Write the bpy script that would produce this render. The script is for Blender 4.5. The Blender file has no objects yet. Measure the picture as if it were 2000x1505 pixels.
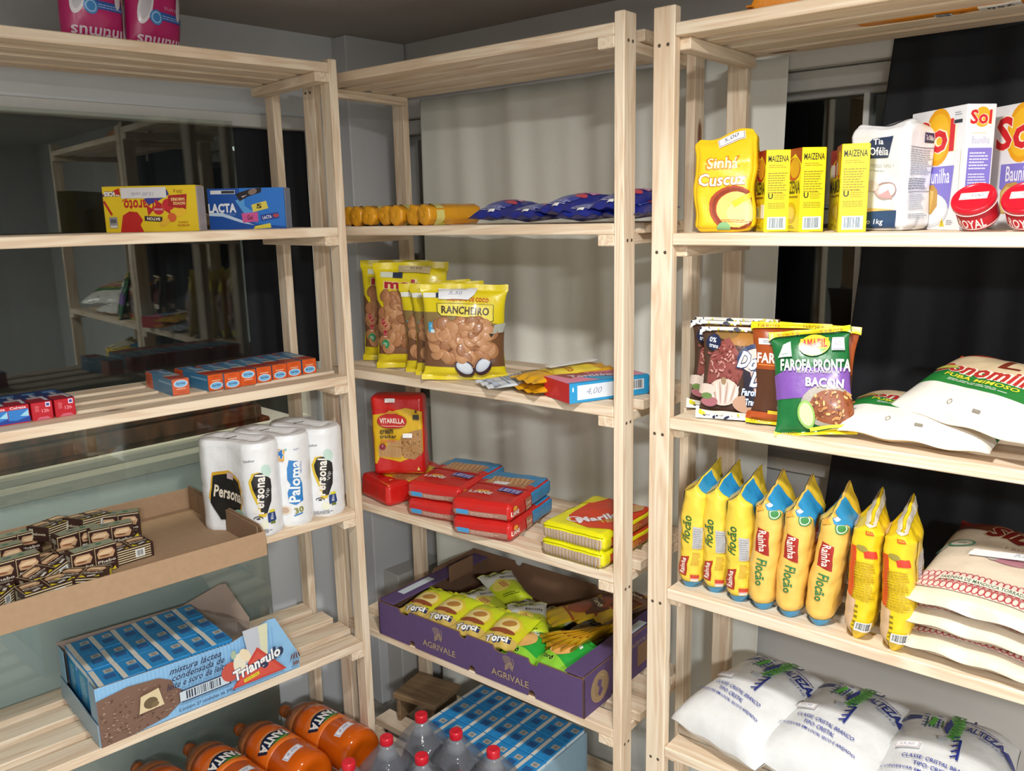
import bpy, bmesh, math, random
from mathutils import Vector, Matrix, noise
R_ = random.Random(7)
SC = bpy.context.scene
COL = SC.collection
PI = math.pi
CAMH = 1.46                      # camera height above the floor

# ---------------------------------------------------------------- camera
W_, H_ = 2000, 1505
cam_d = bpy.data.cameras.new('camera')
cam = bpy.data.objects.new('camera', cam_d)
COL.objects.link(cam)
cam_d.sensor_fit = 'HORIZONTAL'
cam_d.sensor_width = 36.0
cam_d.lens = 1655.3 / W_ * 36.0
cam_d.clip_start = 0.02
cam_d.clip_end = 60
PITCH, ROLL = -0.1995, -0.0219
cam.matrix_world = (Matrix.Translation((0, 0, CAMH)) @ Matrix.Rotation(PI/2 + PITCH, 4, 'X')
                    @ Matrix.Rotation(ROLL, 4, 'Z'))
SC.camera = cam

# ---------------------------------------------------------------- world, lamp, exposure
wd = bpy.data.worlds.new('night'); SC.world = wd
wd.use_nodes = True
wd.node_tree.nodes['Background'].inputs[0].default_value = (0.05, 0.07, 0.12, 1)
wd.node_tree.nodes['Background'].inputs[1].default_value = 0.05
SC.view_settings.view_transform = 'Standard'
SC.view_settings.look = 'None'
SC.view_settings.gamma = 1
SC.view_settings.use_curve_mapping = False
SC.view_settings.exposure = -0.08
LAMP_XY = (0.10, 0.62)
def area(name, loc, size, power, rgb, rot=(0, 0, 0)):
    l = bpy.data.lights.new(name, 'AREA'); l.shape = 'DISK'; l.size = size
    l.energy = power; l.color = rgb
    o = bpy.data.objects.new(name, l); o.location = loc; o.rotation_euler = rot
    COL.objects.link(o); return o
area('ceiling_lamp_light', (LAMP_XY[0], LAMP_XY[1], CAMH + 0.440), 0.11, 24.0, (1.0, 0.98, 0.945))
area('rear_fill_light', (0.35, -1.3, CAMH + 0.44), 0.35, 105.0, (0.95, 0.98, 1.0))  # unseen fill light added behind the camera to lift the shadows

# ---------------------------------------------------------------- frames of the three units
UN = {'L': (-0.3751, 1.9028, 0.7369), 'M': (0.1852, 1.5186, -0.6804), 'R': (0.2766, 1.459, -0.6877)}
DECK = {'L': [.324, -.020, -.354, -.676, -1.013, -1.340],
        'M': [.313, -.020, -.352, -.680, -1.012, -1.340],
        'R': [.298, -.038, -.360, -.684, -1.010, -1.340]}
def WP(u, a, d, z):
    ox, oy, yw = UN[u]
    return Vector((ox + a*math.cos(yw) - d*math.sin(yw), oy + a*math.sin(yw) + d*math.cos(yw), z + CAMH))
def deck(u, k): return DECK[u][k-1]
def rad(x): return math.radians(x)

# ---------------------------------------------------------------- materials
def lin(c):
    if isinstance(c, str):
        c = tuple(int(c[i:i+2], 16)/255 for i in (0, 2, 4))
    return tuple(((x/12.92) if x <= 0.04045 else ((x+0.055)/1.055)**2.4) for x in c) + (1.0,)
MATS = {}
def nt(name):
    m = bpy.data.materials.new(name); m.use_nodes = True
    return m, m.node_tree.nodes, m.node_tree.links, m.node_tree.nodes['Principled BSDF']
def paint(c, rough=0.45, kind='card'):
    """printed colour: kind card | film | cloth | wall"""
    key = (c, rough, kind)
    if key in MATS: return MATS[key]
    m, N, L, B = nt('%s_%s' % (kind, c if isinstance(c, str) else 'rgb'))
    B.inputs['Roughness'].default_value = rough
    tc = N.new('ShaderNodeTexCoord'); n = N.new('ShaderNodeTexNoise')
    L.new(tc.outputs['Object'], n.inputs['Vector'])
    sc, amt = {'card': (60, .04), 'film': (45, .05), 'cloth': (400, .05), 'wall': (5, .05), 'board': (90, .08)}[kind]
    n.inputs['Scale'].default_value = sc; n.inputs['Detail'].default_value = 4
    mx = N.new('ShaderNodeMixRGB'); mx.blend_type = 'MULTIPLY'; mx.inputs[0].default_value = 1
    mr = N.new('ShaderNodeMapRange'); mr.inputs[3].default_value = 1-amt*2; mr.inputs[4].default_value = 1+amt
    L.new(n.outputs['Fac'], mr.inputs[0]); L.new(mr.outputs[0], mx.inputs[2])
    mx.inputs[1].default_value = lin(c)
    L.new(mx.outputs[0], B.inputs['Base Color'])
    if kind in ('film', 'cloth', 'wall', 'board'):
        bp = N.new('ShaderNodeBump'); bp.inputs['Strength'].default_value = {'film': .35, 'cloth': .25, 'wall': .15, 'board': .1}[kind]
        bp.inputs['Distance'].default_value = {'film': .004, 'cloth': .0008, 'wall': .01, 'board': .001}[kind]
        L.new(n.outputs['Fac'], bp.inputs['Height']); L.new(bp.outputs[0], B.inputs['Normal'])
    if kind == 'film': B.inputs['Coat Weight'].default_value = .35; B.inputs['Coat Roughness'].default_value = .18
    MATS[key] = m; return m
def card(c): return paint(c, .42, 'card')
def film(c): return paint(c, .34, 'film')
def wood_mat(name, c1, c2, c3):
    m, N, L, B = nt(name)
    B.inputs['Roughness'].default_value = .62
    tc = N.new('ShaderNodeTexCoord'); oi = N.new('ShaderNodeObjectInfo')
    mp = N.new('ShaderNodeMapping'); mp.inputs['Scale'].default_value = (1.1, 16, 16)
    cmb = N.new('ShaderNodeCombineXYZ'); mu = N.new('ShaderNodeMath'); mu.operation = 'MULTIPLY'; mu.inputs[1].default_value = 37
    L.new(oi.outputs['Random'], mu.inputs[0]); L.new(mu.outputs[0], cmb.inputs[0]); L.new(mu.outputs[0], cmb.inputs[1]); L.new(mu.outputs[0], cmb.inputs[2])
    ad = N.new('ShaderNodeVectorMath'); ad.operation = 'ADD'
    L.new(tc.outputs['Object'], mp.inputs['Vector']); L.new(mp.outputs[0], ad.inputs[0]); L.new(cmb.outputs[0], ad.inputs[1])
    n1 = N.new('ShaderNodeTexNoise'); n1.inputs['Scale'].default_value = 1.6; n1.inputs['Detail'].default_value = 3; n1.inputs['Distortion'].default_value = .8
    L.new(ad.outputs[0], n1.inputs['Vector'])
    wv = N.new('ShaderNodeMath'); wv.operation = 'MULTIPLY'; wv.inputs[1].default_value = 34
    L.new(n1.outputs['Fac'], wv.inputs[0])
    sn = N.new('ShaderNodeMath'); sn.operation = 'SINE'; L.new(wv.outputs[0], sn.inputs[0])
    mr = N.new('ShaderNodeMapRange'); mr.inputs[1].default_value = -1
    L.new(sn.outputs[0], mr.inputs[0])
    n2 = N.new('ShaderNodeTexNoise'); n2.inputs['Scale'].default_value = 12; n2.inputs['Detail'].default_value = 6
    L.new(ad.outputs[0], n2.inputs['Vector'])
    m1 = N.new('ShaderNodeMixRGB'); m1.inputs[1].default_value = lin(c1); m1.inputs[2].default_value = lin(c2)
    mm = N.new('ShaderNodeMath'); mm.operation = 'MULTIPLY'; L.new(mr.outputs[0], mm.inputs[0]); L.new(n2.outputs['Fac'], mm.inputs[1])
    L.new(mm.outputs[0], m1.inputs[0])
    # sparse knots
    mp2 = N.new('ShaderNodeMapping'); mp2.inputs['Scale'].default_value = (5, 16, 16)
    L.new(tc.outputs['Object'], mp2.inputs['Vector']); ad2 = N.new('ShaderNodeVectorMath'); ad2.operation = 'ADD'
    L.new(mp2.outputs[0], ad2.inputs[0]); L.new(cmb.outputs[0], ad2.inputs[1])
    vo = N.new('ShaderNodeTexVoronoi'); vo.inputs['Scale'].default_value = 1.0; L.new(ad2.outputs[0], vo.inputs['Vector'])
    r1 = N.new('ShaderNodeMapRange'); r1.inputs[1].default_value = .10; r1.inputs[2].default_value = .17; r1.inputs[3].default_value = 1; r1.inputs[4].default_value = 0
    L.new(vo.outputs['Distance'], r1.inputs[0])
    sp = N.new('ShaderNodeSeparateColor'); L.new(vo.outputs['Color'], sp.inputs[0])
    gt = N.new('ShaderNodeMath'); gt.operation = 'GREATER_THAN'; gt.inputs[1].default_value = .86; L.new(sp.outputs[0], gt.inputs[0])
    kn = N.new('ShaderNodeMath'); kn.operation = 'MULTIPLY'; L.new(r1.outputs[0], kn.inputs[0]); L.new(gt.outputs[0], kn.inputs[1])
    m2 = N.new('ShaderNodeMixRGB'); L.new(kn.outputs[0], m2.inputs[0]); L.new(m1.outputs[0], m2.inputs[1]); m2.inputs[2].default_value = lin(c3)
    L.new(m2.outputs[0], B.inputs['Base Color'])
    bp = N.new('ShaderNodeBump'); bp.inputs['Strength'].default_value = .25; bp.inputs['Distance'].default_value = .001
    L.new(n2.outputs['Fac'], bp.inputs['Height']); L.new(bp.outputs[0], B.inputs['Normal'])
    return m
PINE = wood_mat('pine', 'e9d8bf', 'c9a682', '80543a')
PINE2 = wood_mat('old_wood', '8d7355', '6a523a', '3c2a1a')
def clearish(name, tint, alpha, rough=.08):
    """thin plastic film: fresnel reflection over a partly see-through sheet"""
    m, N, L, B = nt(name)
    B.inputs['Base Color'].default_value = lin(tint); B.inputs['Roughness'].default_value = rough
    B.inputs['Alpha'].default_value = alpha
    tc = N.new('ShaderNodeTexCoord'); n = N.new('ShaderNodeTexNoise'); n.inputs['Scale'].default_value = 30; n.inputs['Detail'].default_value = 3
    L.new(tc.outputs['Object'], n.inputs['Vector'])
    bp = N.new('ShaderNodeBump'); bp.inputs['Strength'].default_value = .5; bp.inputs['Distance'].default_value = .004
    L.new(n.outputs['Fac'], bp.inputs['Height']); L.new(bp.outputs[0], B.inputs['Normal'])
    return m
def glass_sheet_mat():
    m = bpy.data.materials.new('window_glass'); m.use_nodes = True
    N, L = m.node_tree.nodes, m.node_tree.links
    N.remove(N['Principled BSDF']); out = N['Material Output']
    g = N.new('ShaderNodeBsdfGlossy'); g.inputs['Roughness'].default_value = .004; g.inputs['Color'].default_value = (.95, 1, .98, 1)
    t = N.new('ShaderNodeBsdfTransparent'); t.inputs['Color'].default_value = lin('f2f6f3')
    f = N.new('ShaderNodeFresnel'); f.inputs['IOR'].default_value = 1.66
    mx = N.new('ShaderNodeMixShader'); L.new(f.outputs[0], mx.inputs[0]); L.new(t.outputs[0], mx.inputs[1]); L.new(g.outputs[0], mx.inputs[2])
    L.new(mx.outputs[0], out.inputs[0]); return m
GLASS = glass_sheet_mat()
def liquid_mat(name, c, rough=.12, trans=.35):
    m, N, L, B = nt(name)
    B.inputs['Base Color'].default_value = lin(c); B.inputs['Roughness'].default_value = rough
    B.inputs['Transmission Weight'].default_value = trans; B.inputs['IOR'].default_value = 1.35
    B.inputs['Coat Weight'].default_value = .6; B.inputs['Coat Roughness'].default_value = .06
    tc = N.new('ShaderNodeTexCoord'); n = N.new('ShaderNodeTexNoise'); n.inputs['Scale'].default_value = 14
    L.new(tc.outputs['Object'], n.inputs['Vector'])
    bp = N.new('ShaderNodeBump'); bp.inputs['Strength'].default_value = .15; bp.inputs['Distance'].default_value = .004
    L.new(n.outputs['Fac'], bp.inputs['Height']); L.new(bp.outputs[0], B.inputs['Normal'])
    return m

# ---------------------------------------------------------------- mesh builder
class MB:
    def __init__(s): s.v = []; s.f = []; s.m = []; s.mats = []; s.sm = []
    def mi(s, mat):
        if mat not in s.mats: s.mats.append(mat)
        return s.mats.index(mat)
    def add(s, vs, fs, mat, smooth=False):
        b = len(s.v); s.v += [tuple(x) for x in vs]; i = s.mi(mat)
        for f in fs: s.f.append(tuple(b+k for k in f)); s.m.append(i); s.sm.append(smooth)
    def rbox(s, x0, x1, y0, y1, z0, z1, mat, r=.0012, warp=None):
        """chamfered box"""
        P = []; idx = {}
        for ix in (0, 1):
            for iy in (0, 1):
                for iz in (0, 1):
                    X, Y, Z = (x0, x1)[ix], (y0, y1)[iy], (z0, z1)[iz]
                    dx, dy, dz = (r, -r)[ix], (r, -r)[iy], (r, -r)[iz]
                    for k, p in enumerate(((X, Y+dy, Z+dz), (X+dx, Y, Z+dz), (X+dx, Y+dy, Z))):
                        idx[ix, iy, iz, k] = len(P); P.append(p)
        F = []
        g = lambda *a: idx[a]
        for q in (0, 1):
            F.append([g(q,0,0,0), g(q,1,0,0), g(q,1,1,0), g(q,0,1,0)])
            F.append([g(0,q,0,1), g(1,q,0,1), g(1,q,1,1), g(0,q,1,1)])
            F.append([g(0,0,q,2), g(1,0,q,2), g(1,1,q,2), g(0,1,q,2)])
        for p in (0, 1):
            for q in (0, 1):
                F.append([g(0,p,q,1), g(1,p,q,1), g(1,p,q,2), g(0,p,q,2)])
                F.append([g(p,0,q,0), g(p,1,q,0), g(p,1,q,2), g(p,0,q,2)])
                F.append([g(p,q,0,0), g(p,q,1,0), g(p,q,1,1), g(p,q,0,1)])
                for t in (0, 1): F.append([g(p,q,t,0), g(p,q,t,1), g(p,q,t,2)])
        if warp: P = [warp(Vector(p)) for p in P]
        s.add(P, F, mat)
    def gbox(s, w, dp, h, mat, warp, n=(10, 6, 14), smooth=True, x0=0, y0=0, z0=0):
        """gridded closed box, x 0..w, y 0..dp, z 0..h, warped"""
        nx, ny, nz = n; P = {}; V = []; F = []
        def vid(i, j, k):
            if (i, j, k) not in P:
                P[i, j, k] = len(V); V.append(warp(Vector((x0+w*i/nx, y0+dp*j/ny, z0+h*k/nz))))
            return P[i, j, k]
        for i in range(nx):
            for k in range(nz):
                F.append([vid(i,0,k), vid(i+1,0,k), vid(i+1,0,k+1), vid(i,0,k+1)])
                F.append([vid(i,ny,k), vid(i,ny,k+1), vid(i+1,ny,k+1), vid(i+1,ny,k)])
        for j in range(ny):
            for k in range(nz):
                F.append([vid(0,j,k), vid(0,j,k+1), vid(0,j+1,k+1), vid(0,j+1,k)])
                F.append([vid(nx,j,k), vid(nx,j+1,k), vid(nx,j+1,k+1), vid(nx,j,k+1)])
        for i in range(nx):
            for j in range(ny):
                F.append([vid(i,j,0), vid(i,j+1,0), vid(i+1,j+1,0), vid(i+1,j,0)])
                F.append([vid(i,j,nz), vid(i+1,j,nz), vid(i+1,j+1,nz), vid(i,j+1,nz)])
        s.add(V, F, mat, smooth)
    def lathe(s, prof, mat, n=32, xf=None, smooth=True, a0=0, a1=2*PI):
        """profile [(r,z)] around z"""
        V = []; F = []; full = abs(a1-a0-2*PI) < 1e-6; c = n if full else n+1
        for r, z in prof:
            for i in range(c):
                t = a0+(a1-a0)*i/n; V.append(Vector((r*math.cos(t), r*math.sin(t), z)))
        for j in range(len(prof)-1):
            for i in range(n):
                k = (i+1) % c
                F.append([j*c+i, j*c+k, (j+1)*c+k, (j+1)*c+i])
        if full:
            if prof[0][0] > 1e-6: F.append([i for i in range(n)][::-1])
            if prof[-1][0] > 1e-6: F.append([(len(prof)-1)*c+i for i in range(n)])
        if xf: V = [xf(v) for v in V]
        s.add(V, F, mat, smooth)
    def obj(s, name, parent=None, loc=None, rot=None):
        me = bpy.data.meshes.new(name); me.from_pydata(s.v, [], s.f)
        for m in s.mats: me.materials.append(m)
        me.polygons.foreach_set('material_index', s.m); me.polygons.foreach_set('use_smooth', s.sm)
        me.update()
        bm = bmesh.new(); bm.from_mesh(me)
        bmesh.ops.dissolve_degenerate(bm, dist=1e-7, edges=bm.edges[:])
        bm.to_mesh(me); bm.free()
        o = bpy.data.objects.new(name, me); COL.objects.link(o)
        if parent: o.parent = parent
        if loc is not None: o.location = loc
        if rot is not None: o.rotation_euler = rot
        return o

# ---------------------------------------------------------------- printing on surfaces
TXT = {}
def text_geo(t, bold, shear):
    k = (t, bold, shear)
    if k not in TXT:
        c = bpy.data.curves.new('t', 'FONT'); c.body = t; c.size = 1; c.resolution_u = 2; c.offset = bold; c.shear = shear; c.space_character = 1+max(bold, 0)*1.6
        o = bpy.data.objects.new('t', c); me = bpy.data.meshes.new_from_object(o)
        V = [(v.co.x, v.co.y) for v in me.vertices]; F = [tuple(p.vertices) for p in me.polygons]
        bpy.data.objects.remove(o); bpy.data.curves.remove(c); bpy.data.meshes.remove(me)
        TXT[k] = (V, F)
    return TXT[k]
class Face:
    """2-D drawing surface; fn(x, y, off) -> 3-D point; grid = cell size for curved surfaces"""
    def __init__(s, mb, w, h, fn, mat=card, grid=None, base=.00005):
        s.mb, s.w, s.h, s.fn, s.mat, s.grid, s.lay = mb, w, h, fn, mat, grid, base
    def on(s, mb):
        f = Face(mb, s.w, s.h, s.fn, card, s.grid, s.lay+.0003); return f
    def put(s, V, F, col):
        s.k = getattr(s, 'k', 0)+1
        s.lay += .00006 if not s.grid else (.00016 if s.k < 18 else .00004)
        V = [(min(max(x, 0), s.w), min(max(y, 0), s.h)) for x, y in V]
        if s.grid:
            bm = bmesh.new(); vs = [bm.verts.new((x, y, 0)) for x, y in V]
            for f in F:
                try: bm.faces.new([vs[i] for i in f])
                except ValueError: pass
            xs = [v[0] for v in V]; ys = [v[1] for v in V]
            for ax, lo, hi in ((0, min(xs), max(xs)), (1, min(ys), max(ys))):
                g = s.grid; k = math.floor(lo/g)+1
                while k*g < hi:
                    co = [0, 0, 0]; co[ax] = k*g; no = [0, 0, 0]; no[ax] = 1
                    bmesh.ops.bisect_plane(bm, geom=bm.verts[:]+bm.edges[:]+bm.faces[:], plane_co=co, plane_no=no)
                    k += 1
            bm.verts.index_update()
            V = [(v.co.x, v.co.y) for v in bm.verts]; F = [[v.index for v in f.verts] for f in bm.faces]
            bm.free()
        m = s.mat(col) if isinstance(col, str) else col
        s.mb.add([s.fn(x, y, s.lay) for x, y in V], F, m, bool(s.grid))
    @staticmethod
    def rot_(pts, cx, cy, r):
        c, n = math.cos(rad(r)), math.sin(rad(r))
        return [(cx+x*c-y*n, cy+x*n+y*c) for x, y in pts]
    def rect(s, cx, cy, w, h, col, rot=0):
        s.put(s.rot_([(-w/2, -h/2), (w/2, -h/2), (w/2, h/2), (-w/2, h/2)], cx, cy, rot), [(0, 1, 2, 3)], col)
    def ell(s, cx, cy, rx, ry, col, rot=0, n=22):
        s.put(s.rot_([(rx*math.cos(2*PI*i/n), ry*math.sin(2*PI*i/n)) for i in range(n)], cx, cy, rot), [tuple(range(n))], col)
    def poly(s, pts, col): s.put(pts, [tuple(range(len(pts)))], col)
    def ring(s, cx, cy, rx, ry, t, col, a0=0, a1=360, n=24):
        V = []; F = []
        for i in range(n+1):
            a = rad(a0+(a1-a0)*i/n)
            V += [(cx+rx*math.cos(a), cy+ry*math.sin(a)), (cx+(rx-t)*math.cos(a), cy+(ry-t)*math.sin(a))]
            if i: F.append((2*i-2, 2*i, 2*i+1, 2*i-1))
        s.put(V, F, col)
    def text(s, t, cx, cy, w, h, col, rot=0, bold=.0, shear=0, out=None, ow=.035):
        bold = round(bold*.6, 4); ow *= .8
        for b, c in (([(bold+ow, out)] if out else []) + [(bold, col)]):
            V, F = text_geo(t, b, shear)
            V0, _ = text_geo(t, bold, shear)
            if not V or not V0: continue
            xs = [v[0] for v in V0]; ys = [v[1] for v in V0]
            x0, x1, y0, y1 = min(xs), max(xs), min(ys), max(ys)
            q = [((x-(x0+x1)/2)/max(x1-x0, 1e-6)*w, (y-(y0+y1)/2)/max(y1-y0, 1e-6)*h) for x, y in V]
            s.put(s.rot_(q, cx, cy, rot), F, c)
    def lines(s, cx, cy, w, h, n, col, rot=0, seed=1):
        r = random.Random(seed); V = []; F = []
        for i in range(n):
            y = h/2-(i+.5)*h/n; ww = w*r.uniform(.72, 1); t = h/n*.42
            x = -w/2; 
            while x < -w/2+ww:
                l = min(r.uniform(.06, .2)*w, -w/2+ww-x+1e-4); b = len(V)
                V += [(x, y-t/2), (x+l*.85, y-t/2), (x+l*.85, y+t/2), (x, y+t/2)]; F.append((b, b+1, b+2, b+3)); x += l
        s.put(s.rot_(V, cx, cy, rot), F, col)
    def barcode(s, cx, cy, w, h, rot=0, bg='f4f4f0', fg='23252b', seed=3):
        s.rect(cx, cy, w, h, bg, rot); r = random.Random(seed); V = []; F = []; x = -w*.43
        while x < w*.42:
            l = w*r.choice((.012, .02, .032)); b = len(V)
            V += [(x, -h*.38), (x+l, -h*.38), (x+l, h*.42), (x, h*.42)]; F.append((b, b+1, b+2, b+3)); x += l+w*r.choice((.014, .022, .03))
        s.put(s.rot_(V, cx, cy, rot), F, fg)

def tag(o, label=None, cat=None, group=None, kind=None):
    if label: o['label'] = label
    if cat: o['category'] = cat
    if group: o['group'] = group
    if kind: o['kind'] = kind
    return o
def empty(name, loc, rz=0):
    o = bpy.data.objects.new(name, None); COL.objects.link(o); o.location = loc; o.rotation_euler = (0, 0, rz)
    o.empty_display_size = .05; return o
def pose(o, u, a, d, z, yaw=0, tilt=0, roll=0):
    """stand the object at local a,d on height z; tilt about its width, roll in its own plane"""
    o.matrix_world = (Matrix.Translation(WP(u, a, d, z)) @ Matrix.Rotation(UN[u][2]+rad(yaw), 4, 'Z')
                      @ Matrix.Rotation(rad(tilt), 4, 'X') @ Matrix.Rotation(rad(roll), 4, 'Y'))
    return o
def price(F, parent, cx, cy, w, h, s, rot=0, border='b9426a', ink='55607a', name='price_sticker', bg='f6f6f4'):
    mb = MB(); G = F.on(mb)
    if border: G.rect(cx, cy, w, h, bg, rot); G.rect(cx, cy, w*.94, h*.86, border, rot); G.rect(cx, cy, w*.9, h*.76, bg, rot)
    else: G.rect(cx, cy, w, h, bg, rot)
    if s: G.text(s, cx, cy, w*.55, h*.42, ink, rot, shear=.2)
    mb2 = mb.obj(name, parent); return mb2

# ---------------------------------------------------------------- box-shaped packs
def box_faces(mb, w, dp, h, mat=card, warp=None, grid=None, base=.00005):
    """origin = centre of base; returns dict of faces"""
    x0, y0 = -w/2, -dp/2
    wp = warp or (lambda p: p)
    def mk(o, ex, ey, n, W, Hh):
        o, ex, ey, n = map(Vector, (o, ex, ey, n))
        def fn(x, y, off):
            p = o+ex*x+ey*y
            if warp:
                q = wp(p); e = .0005
                t1 = wp(p+ex*e)-q; t2 = wp(p+ey*e)-q; nn = t1.cross(t2)
                if nn.length < 1e-12: nn = n
                nn = nn.normalized()
                if nn.dot(n) < 0: nn = -nn
                return q+nn*off
            return p+n*off
        return Face(mb, W, Hh, fn, mat, grid, base)
    return dict(front=mk((x0, y0, 0), (1,0,0), (0,0,1), (0,-1,0), w, h),
                back=mk((-x0, -y0, 0), (-1,0,0), (0,0,1), (0,1,0), w, h),
                left=mk((x0, -y0, 0), (0,-1,0), (0,0,1), (-1,0,0), dp, h),
                right=mk((-x0, y0, 0), (0,1,0), (0,0,1), (1,0,0), dp, h),
                top=mk((x0, y0, h), (1,0,0), (0,1,0), (0,0,1), w, dp))
def carton(name, w, dp, h, col, draw, r=.0012):
    mb = MB(); mb.rbox(-w/2, w/2, -dp/2, dp/2, 0, h, card(col), r)
    F = box_faces(mb, w, dp, h); kids = draw(F) or []
    o = mb.obj(name)
    for k in kids: k(o)
    return o
def soft(w, dp, h, rnd=.25, bulge=.0, amp=.0015, seed=0, freq=30, extra=None):
    """warp that rounds the edges of a brick centred on the z axis and crumples it"""
    off = Vector((seed*3.1, seed*1.7, seed*5.3)); m = min(w, dp, h)*rnd
    c = Vector((0, 0, h/2)); hw = Vector((w/2, dp/2, h/2))
    def f(p):
        q = Vector(p)-c
        inner = Vector([max(-(hw[i]-m), min(hw[i]-m, q[i])) for i in range(3)])
        dlt = q-inner
        if dlt.length > m: dlt = dlt.normalized()*m*(.35+.65*m/dlt.length) if dlt.length < m*1.8 else dlt.normalized()*m
        q = inner+dlt
        k = [1-(q[i]/hw[i])**2 for i in range(3)]
        if bulge:
            q = Vector((q.x*(1+bulge*.3*max(k[1], 0)*max(k[2], 0)), q.y*(1+bulge*max(k[0], 0)*max(k[2], 0)), q.z*(1+bulge*max(k[0], 0)*max(k[1], 0))))
        nz = noise.noise_vector((q+off)*freq)*amp + noise.noise_vector((q+off)*freq*2.2)*amp*.25
        q = q+c+nz
        if extra: q = extra(q)
        return q
    return f
def softpack(name, w, dp, h, col, draw, n=(14, 12, 8), grid=.0045, mat=film, **kw):
    n = tuple(int(k*2.1) for k in n)
    mb = MB(); wp = soft(w, dp, h, **kw)
    mb.gbox(w, dp, h, mat(col), lambda p: wp(p), n, True, -w/2, -dp/2, 0)
    F = box_faces(mb, w, dp, h, mat, wp, grid, .0008); kids = draw(F) or []
    o = mb.obj(name)
    for k in kids: k(o)
    return o

# ---------------------------------------------------------------- pillow bags
class Pillow:
    def __init__(s, w, h, tf, tb, sb=.04, st=.05, narrow=.12, amp=.002, seed=0, n=2.4, freq=26, warp=None, low=.0, ep=.45):
        s.__dict__.update(locals()); s.off = Vector((seed*2.3, seed*4.1, seed*1.3))
    def e(s, v):
        q = (v-s.sb)/(1-s.sb-s.st)
        if q <= 0 or q >= 1: return 0
        q = q**(1-s.low)
        return (4*q*(1-q))**s.ep
    def P(s, x, y, side):
        """x 0..w, y 0..h, side -1 front / +1 back"""
        v = min(max(y/s.h, 0), 1); t = min(max(2*x/s.w-1, -1), 1); e = s.e(v)
        X = t*s.w/2*(1-s.narrow*e)
        b = max(0, 1-abs(t)**s.n)**(1/1.7)*e
        Y = side*(s.tf if side < 0 else s.tb)*b
        edge = (1-e)
        Y += .0022*math.sin(t*9+s.seed)*edge
        q = Vector((X, side*.02, y))+s.off
        k = min(1, b*1.6+.15)
        X += noise.noise(q*s.freq)*s.amp*.6
        Y += side*(noise.noise(q*s.freq+Vector((9, 3, 1)))*s.amp + noise.noise(q*s.freq*2.3)*s.amp*.28)*k*(1 if b > 0.02 else 0)
        Z = y + noise.noise(q*s.freq*.6+Vector((1, 8, 4)))*s.amp*.6
        p = Vector((X, Y, Z))
        return s.warp(p) if s.warp else p
    def face(s, mb, side=-1, mat=film, grid=.0045):
        def fn(x, y, off):
            xx = x if side < 0 else s.w-x
            p = s.P(xx, y, side); d = .001
            a = s.P(min(xx+d, s.w), y, side)-s.P(max(xx-d, 0), y, side); b = s.P(xx, min(y+d, s.h), side)-s.P(xx, max(y-d, 0), side)
            n = a.cross(b) if side < 0 else b.cross(a)
            if n.length < 1e-12: n = Vector((0, side, 0))
            n.normalize()
            return p+n*off
        return Face(mb, s.w, s.h, fn, mat, grid, .0008)
    def mesh(s, mb, mat, nx=26, ny=34, mat_back=None):
        nx, ny = int(nx*1.6), int(ny*1.6)
        for side in (-1, 1):
            V = []; F = []
            for j in range(ny+1):
                for i in range(nx+1):
                    t = -math.cos(PI*i/nx)*.5+.5; t = t*.6+(i/nx)*.4
                    V.append(s.P(t*s.w, s.h*j/ny, side))
            for j in range(ny):
                for i in range(nx):
                    f = [j*(nx+1)+i, j*(nx+1)+i+1, (j+1)*(nx+1)+i+1, (j+1)*(nx+1)+i]
                    F.append(f if side < 0 else f[::-1])
            mb.add(V, F, mat if side < 0 else (mat_back or mat), True)
def bag(name, pl, col, draw, nx=26, ny=34, grid=.0045, mat=film):
    mb = MB(); pl.mesh(mb, mat(col), nx, ny)
    F = pl.face(mb, -1, mat, grid); kids = draw(F) or []
    o = mb.obj(name)
    for k in kids: k(o)
    return o
def dup(root, label=None, group=None):
    r = root.copy(); COL.objects.link(r)
    for ch in list(root.children):
        c = ch.copy(); COL.objects.link(c); c.parent = r; c.matrix_parent_inverse = ch.matrix_parent_inverse.copy()
        for g in ch.children:
            e = g.copy(); COL.objects.link(e); e.parent = c
    if label: r['label'] = label
    if group: r['group'] = group
    return r

# ================================================================ the room
def sub_frame(name, base, a, d, yaw):
    p = WP(base, a, d, 0); UN[name] = (p.x, p.y, yaw)
sub_frame('WL', 'L', 0, .40, .80)
sub_frame('WB', 'M', 0, .45, -.70)
def cross():
    (x1, y1, t1), (x2, y2, t2) = UN['WL'], UN['WB']
    u1 = Vector((math.cos(t1), math.sin(t1))); u2 = Vector((math.cos(t2), math.sin(t2))); r = Vector((x2-x1, y2-y1))
    den = u1.x*u2.y-u1.y*u2.x
    return (r.x*u2.y-r.y*u2.x)/den, (r.x*u1.y-r.y*u1.x)/den
CL, CB = cross()            # corner position along each wall
FLOOR, CEIL = -1.46, .468
def frame_obj(o, u): o.location = WP(u, 0, 0, 0); o.rotation_euler = (0, 0, UN[u][2]); return o
WALL = paint('c2c0bc', .7, 'wall'); WALL2 = paint('c9cacb', .6, 'wall')
FRAME = paint('c4c2bd', .45, 'card')
def wallmesh(name, u, lo, hi, w0, w1, zb, zt, back=.14, WALL=WALL):
    m = MB()
    for x0, x1, z0, z1 in ((lo, hi, FLOOR, zb), (lo, hi, zt, CEIL), (lo, w0, zb, zt), (w1, hi, zb, zt)):
        m.add([(x0,0,z0),(x1,0,z0),(x1,0,z1),(x0,0,z1),(x0,back,z0),(x1,back,z0),(x1,back,z1),(x0,back,z1)],
              [(0,1,2,3),(5,4,7,6),(4,0,3,7),(1,5,6,2),(3,2,6,7),(4,5,1,0)], WALL)
    return tag(frame_obj(m.obj(name), u), kind='structure')
WZB, WZT = -.555, .236
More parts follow.
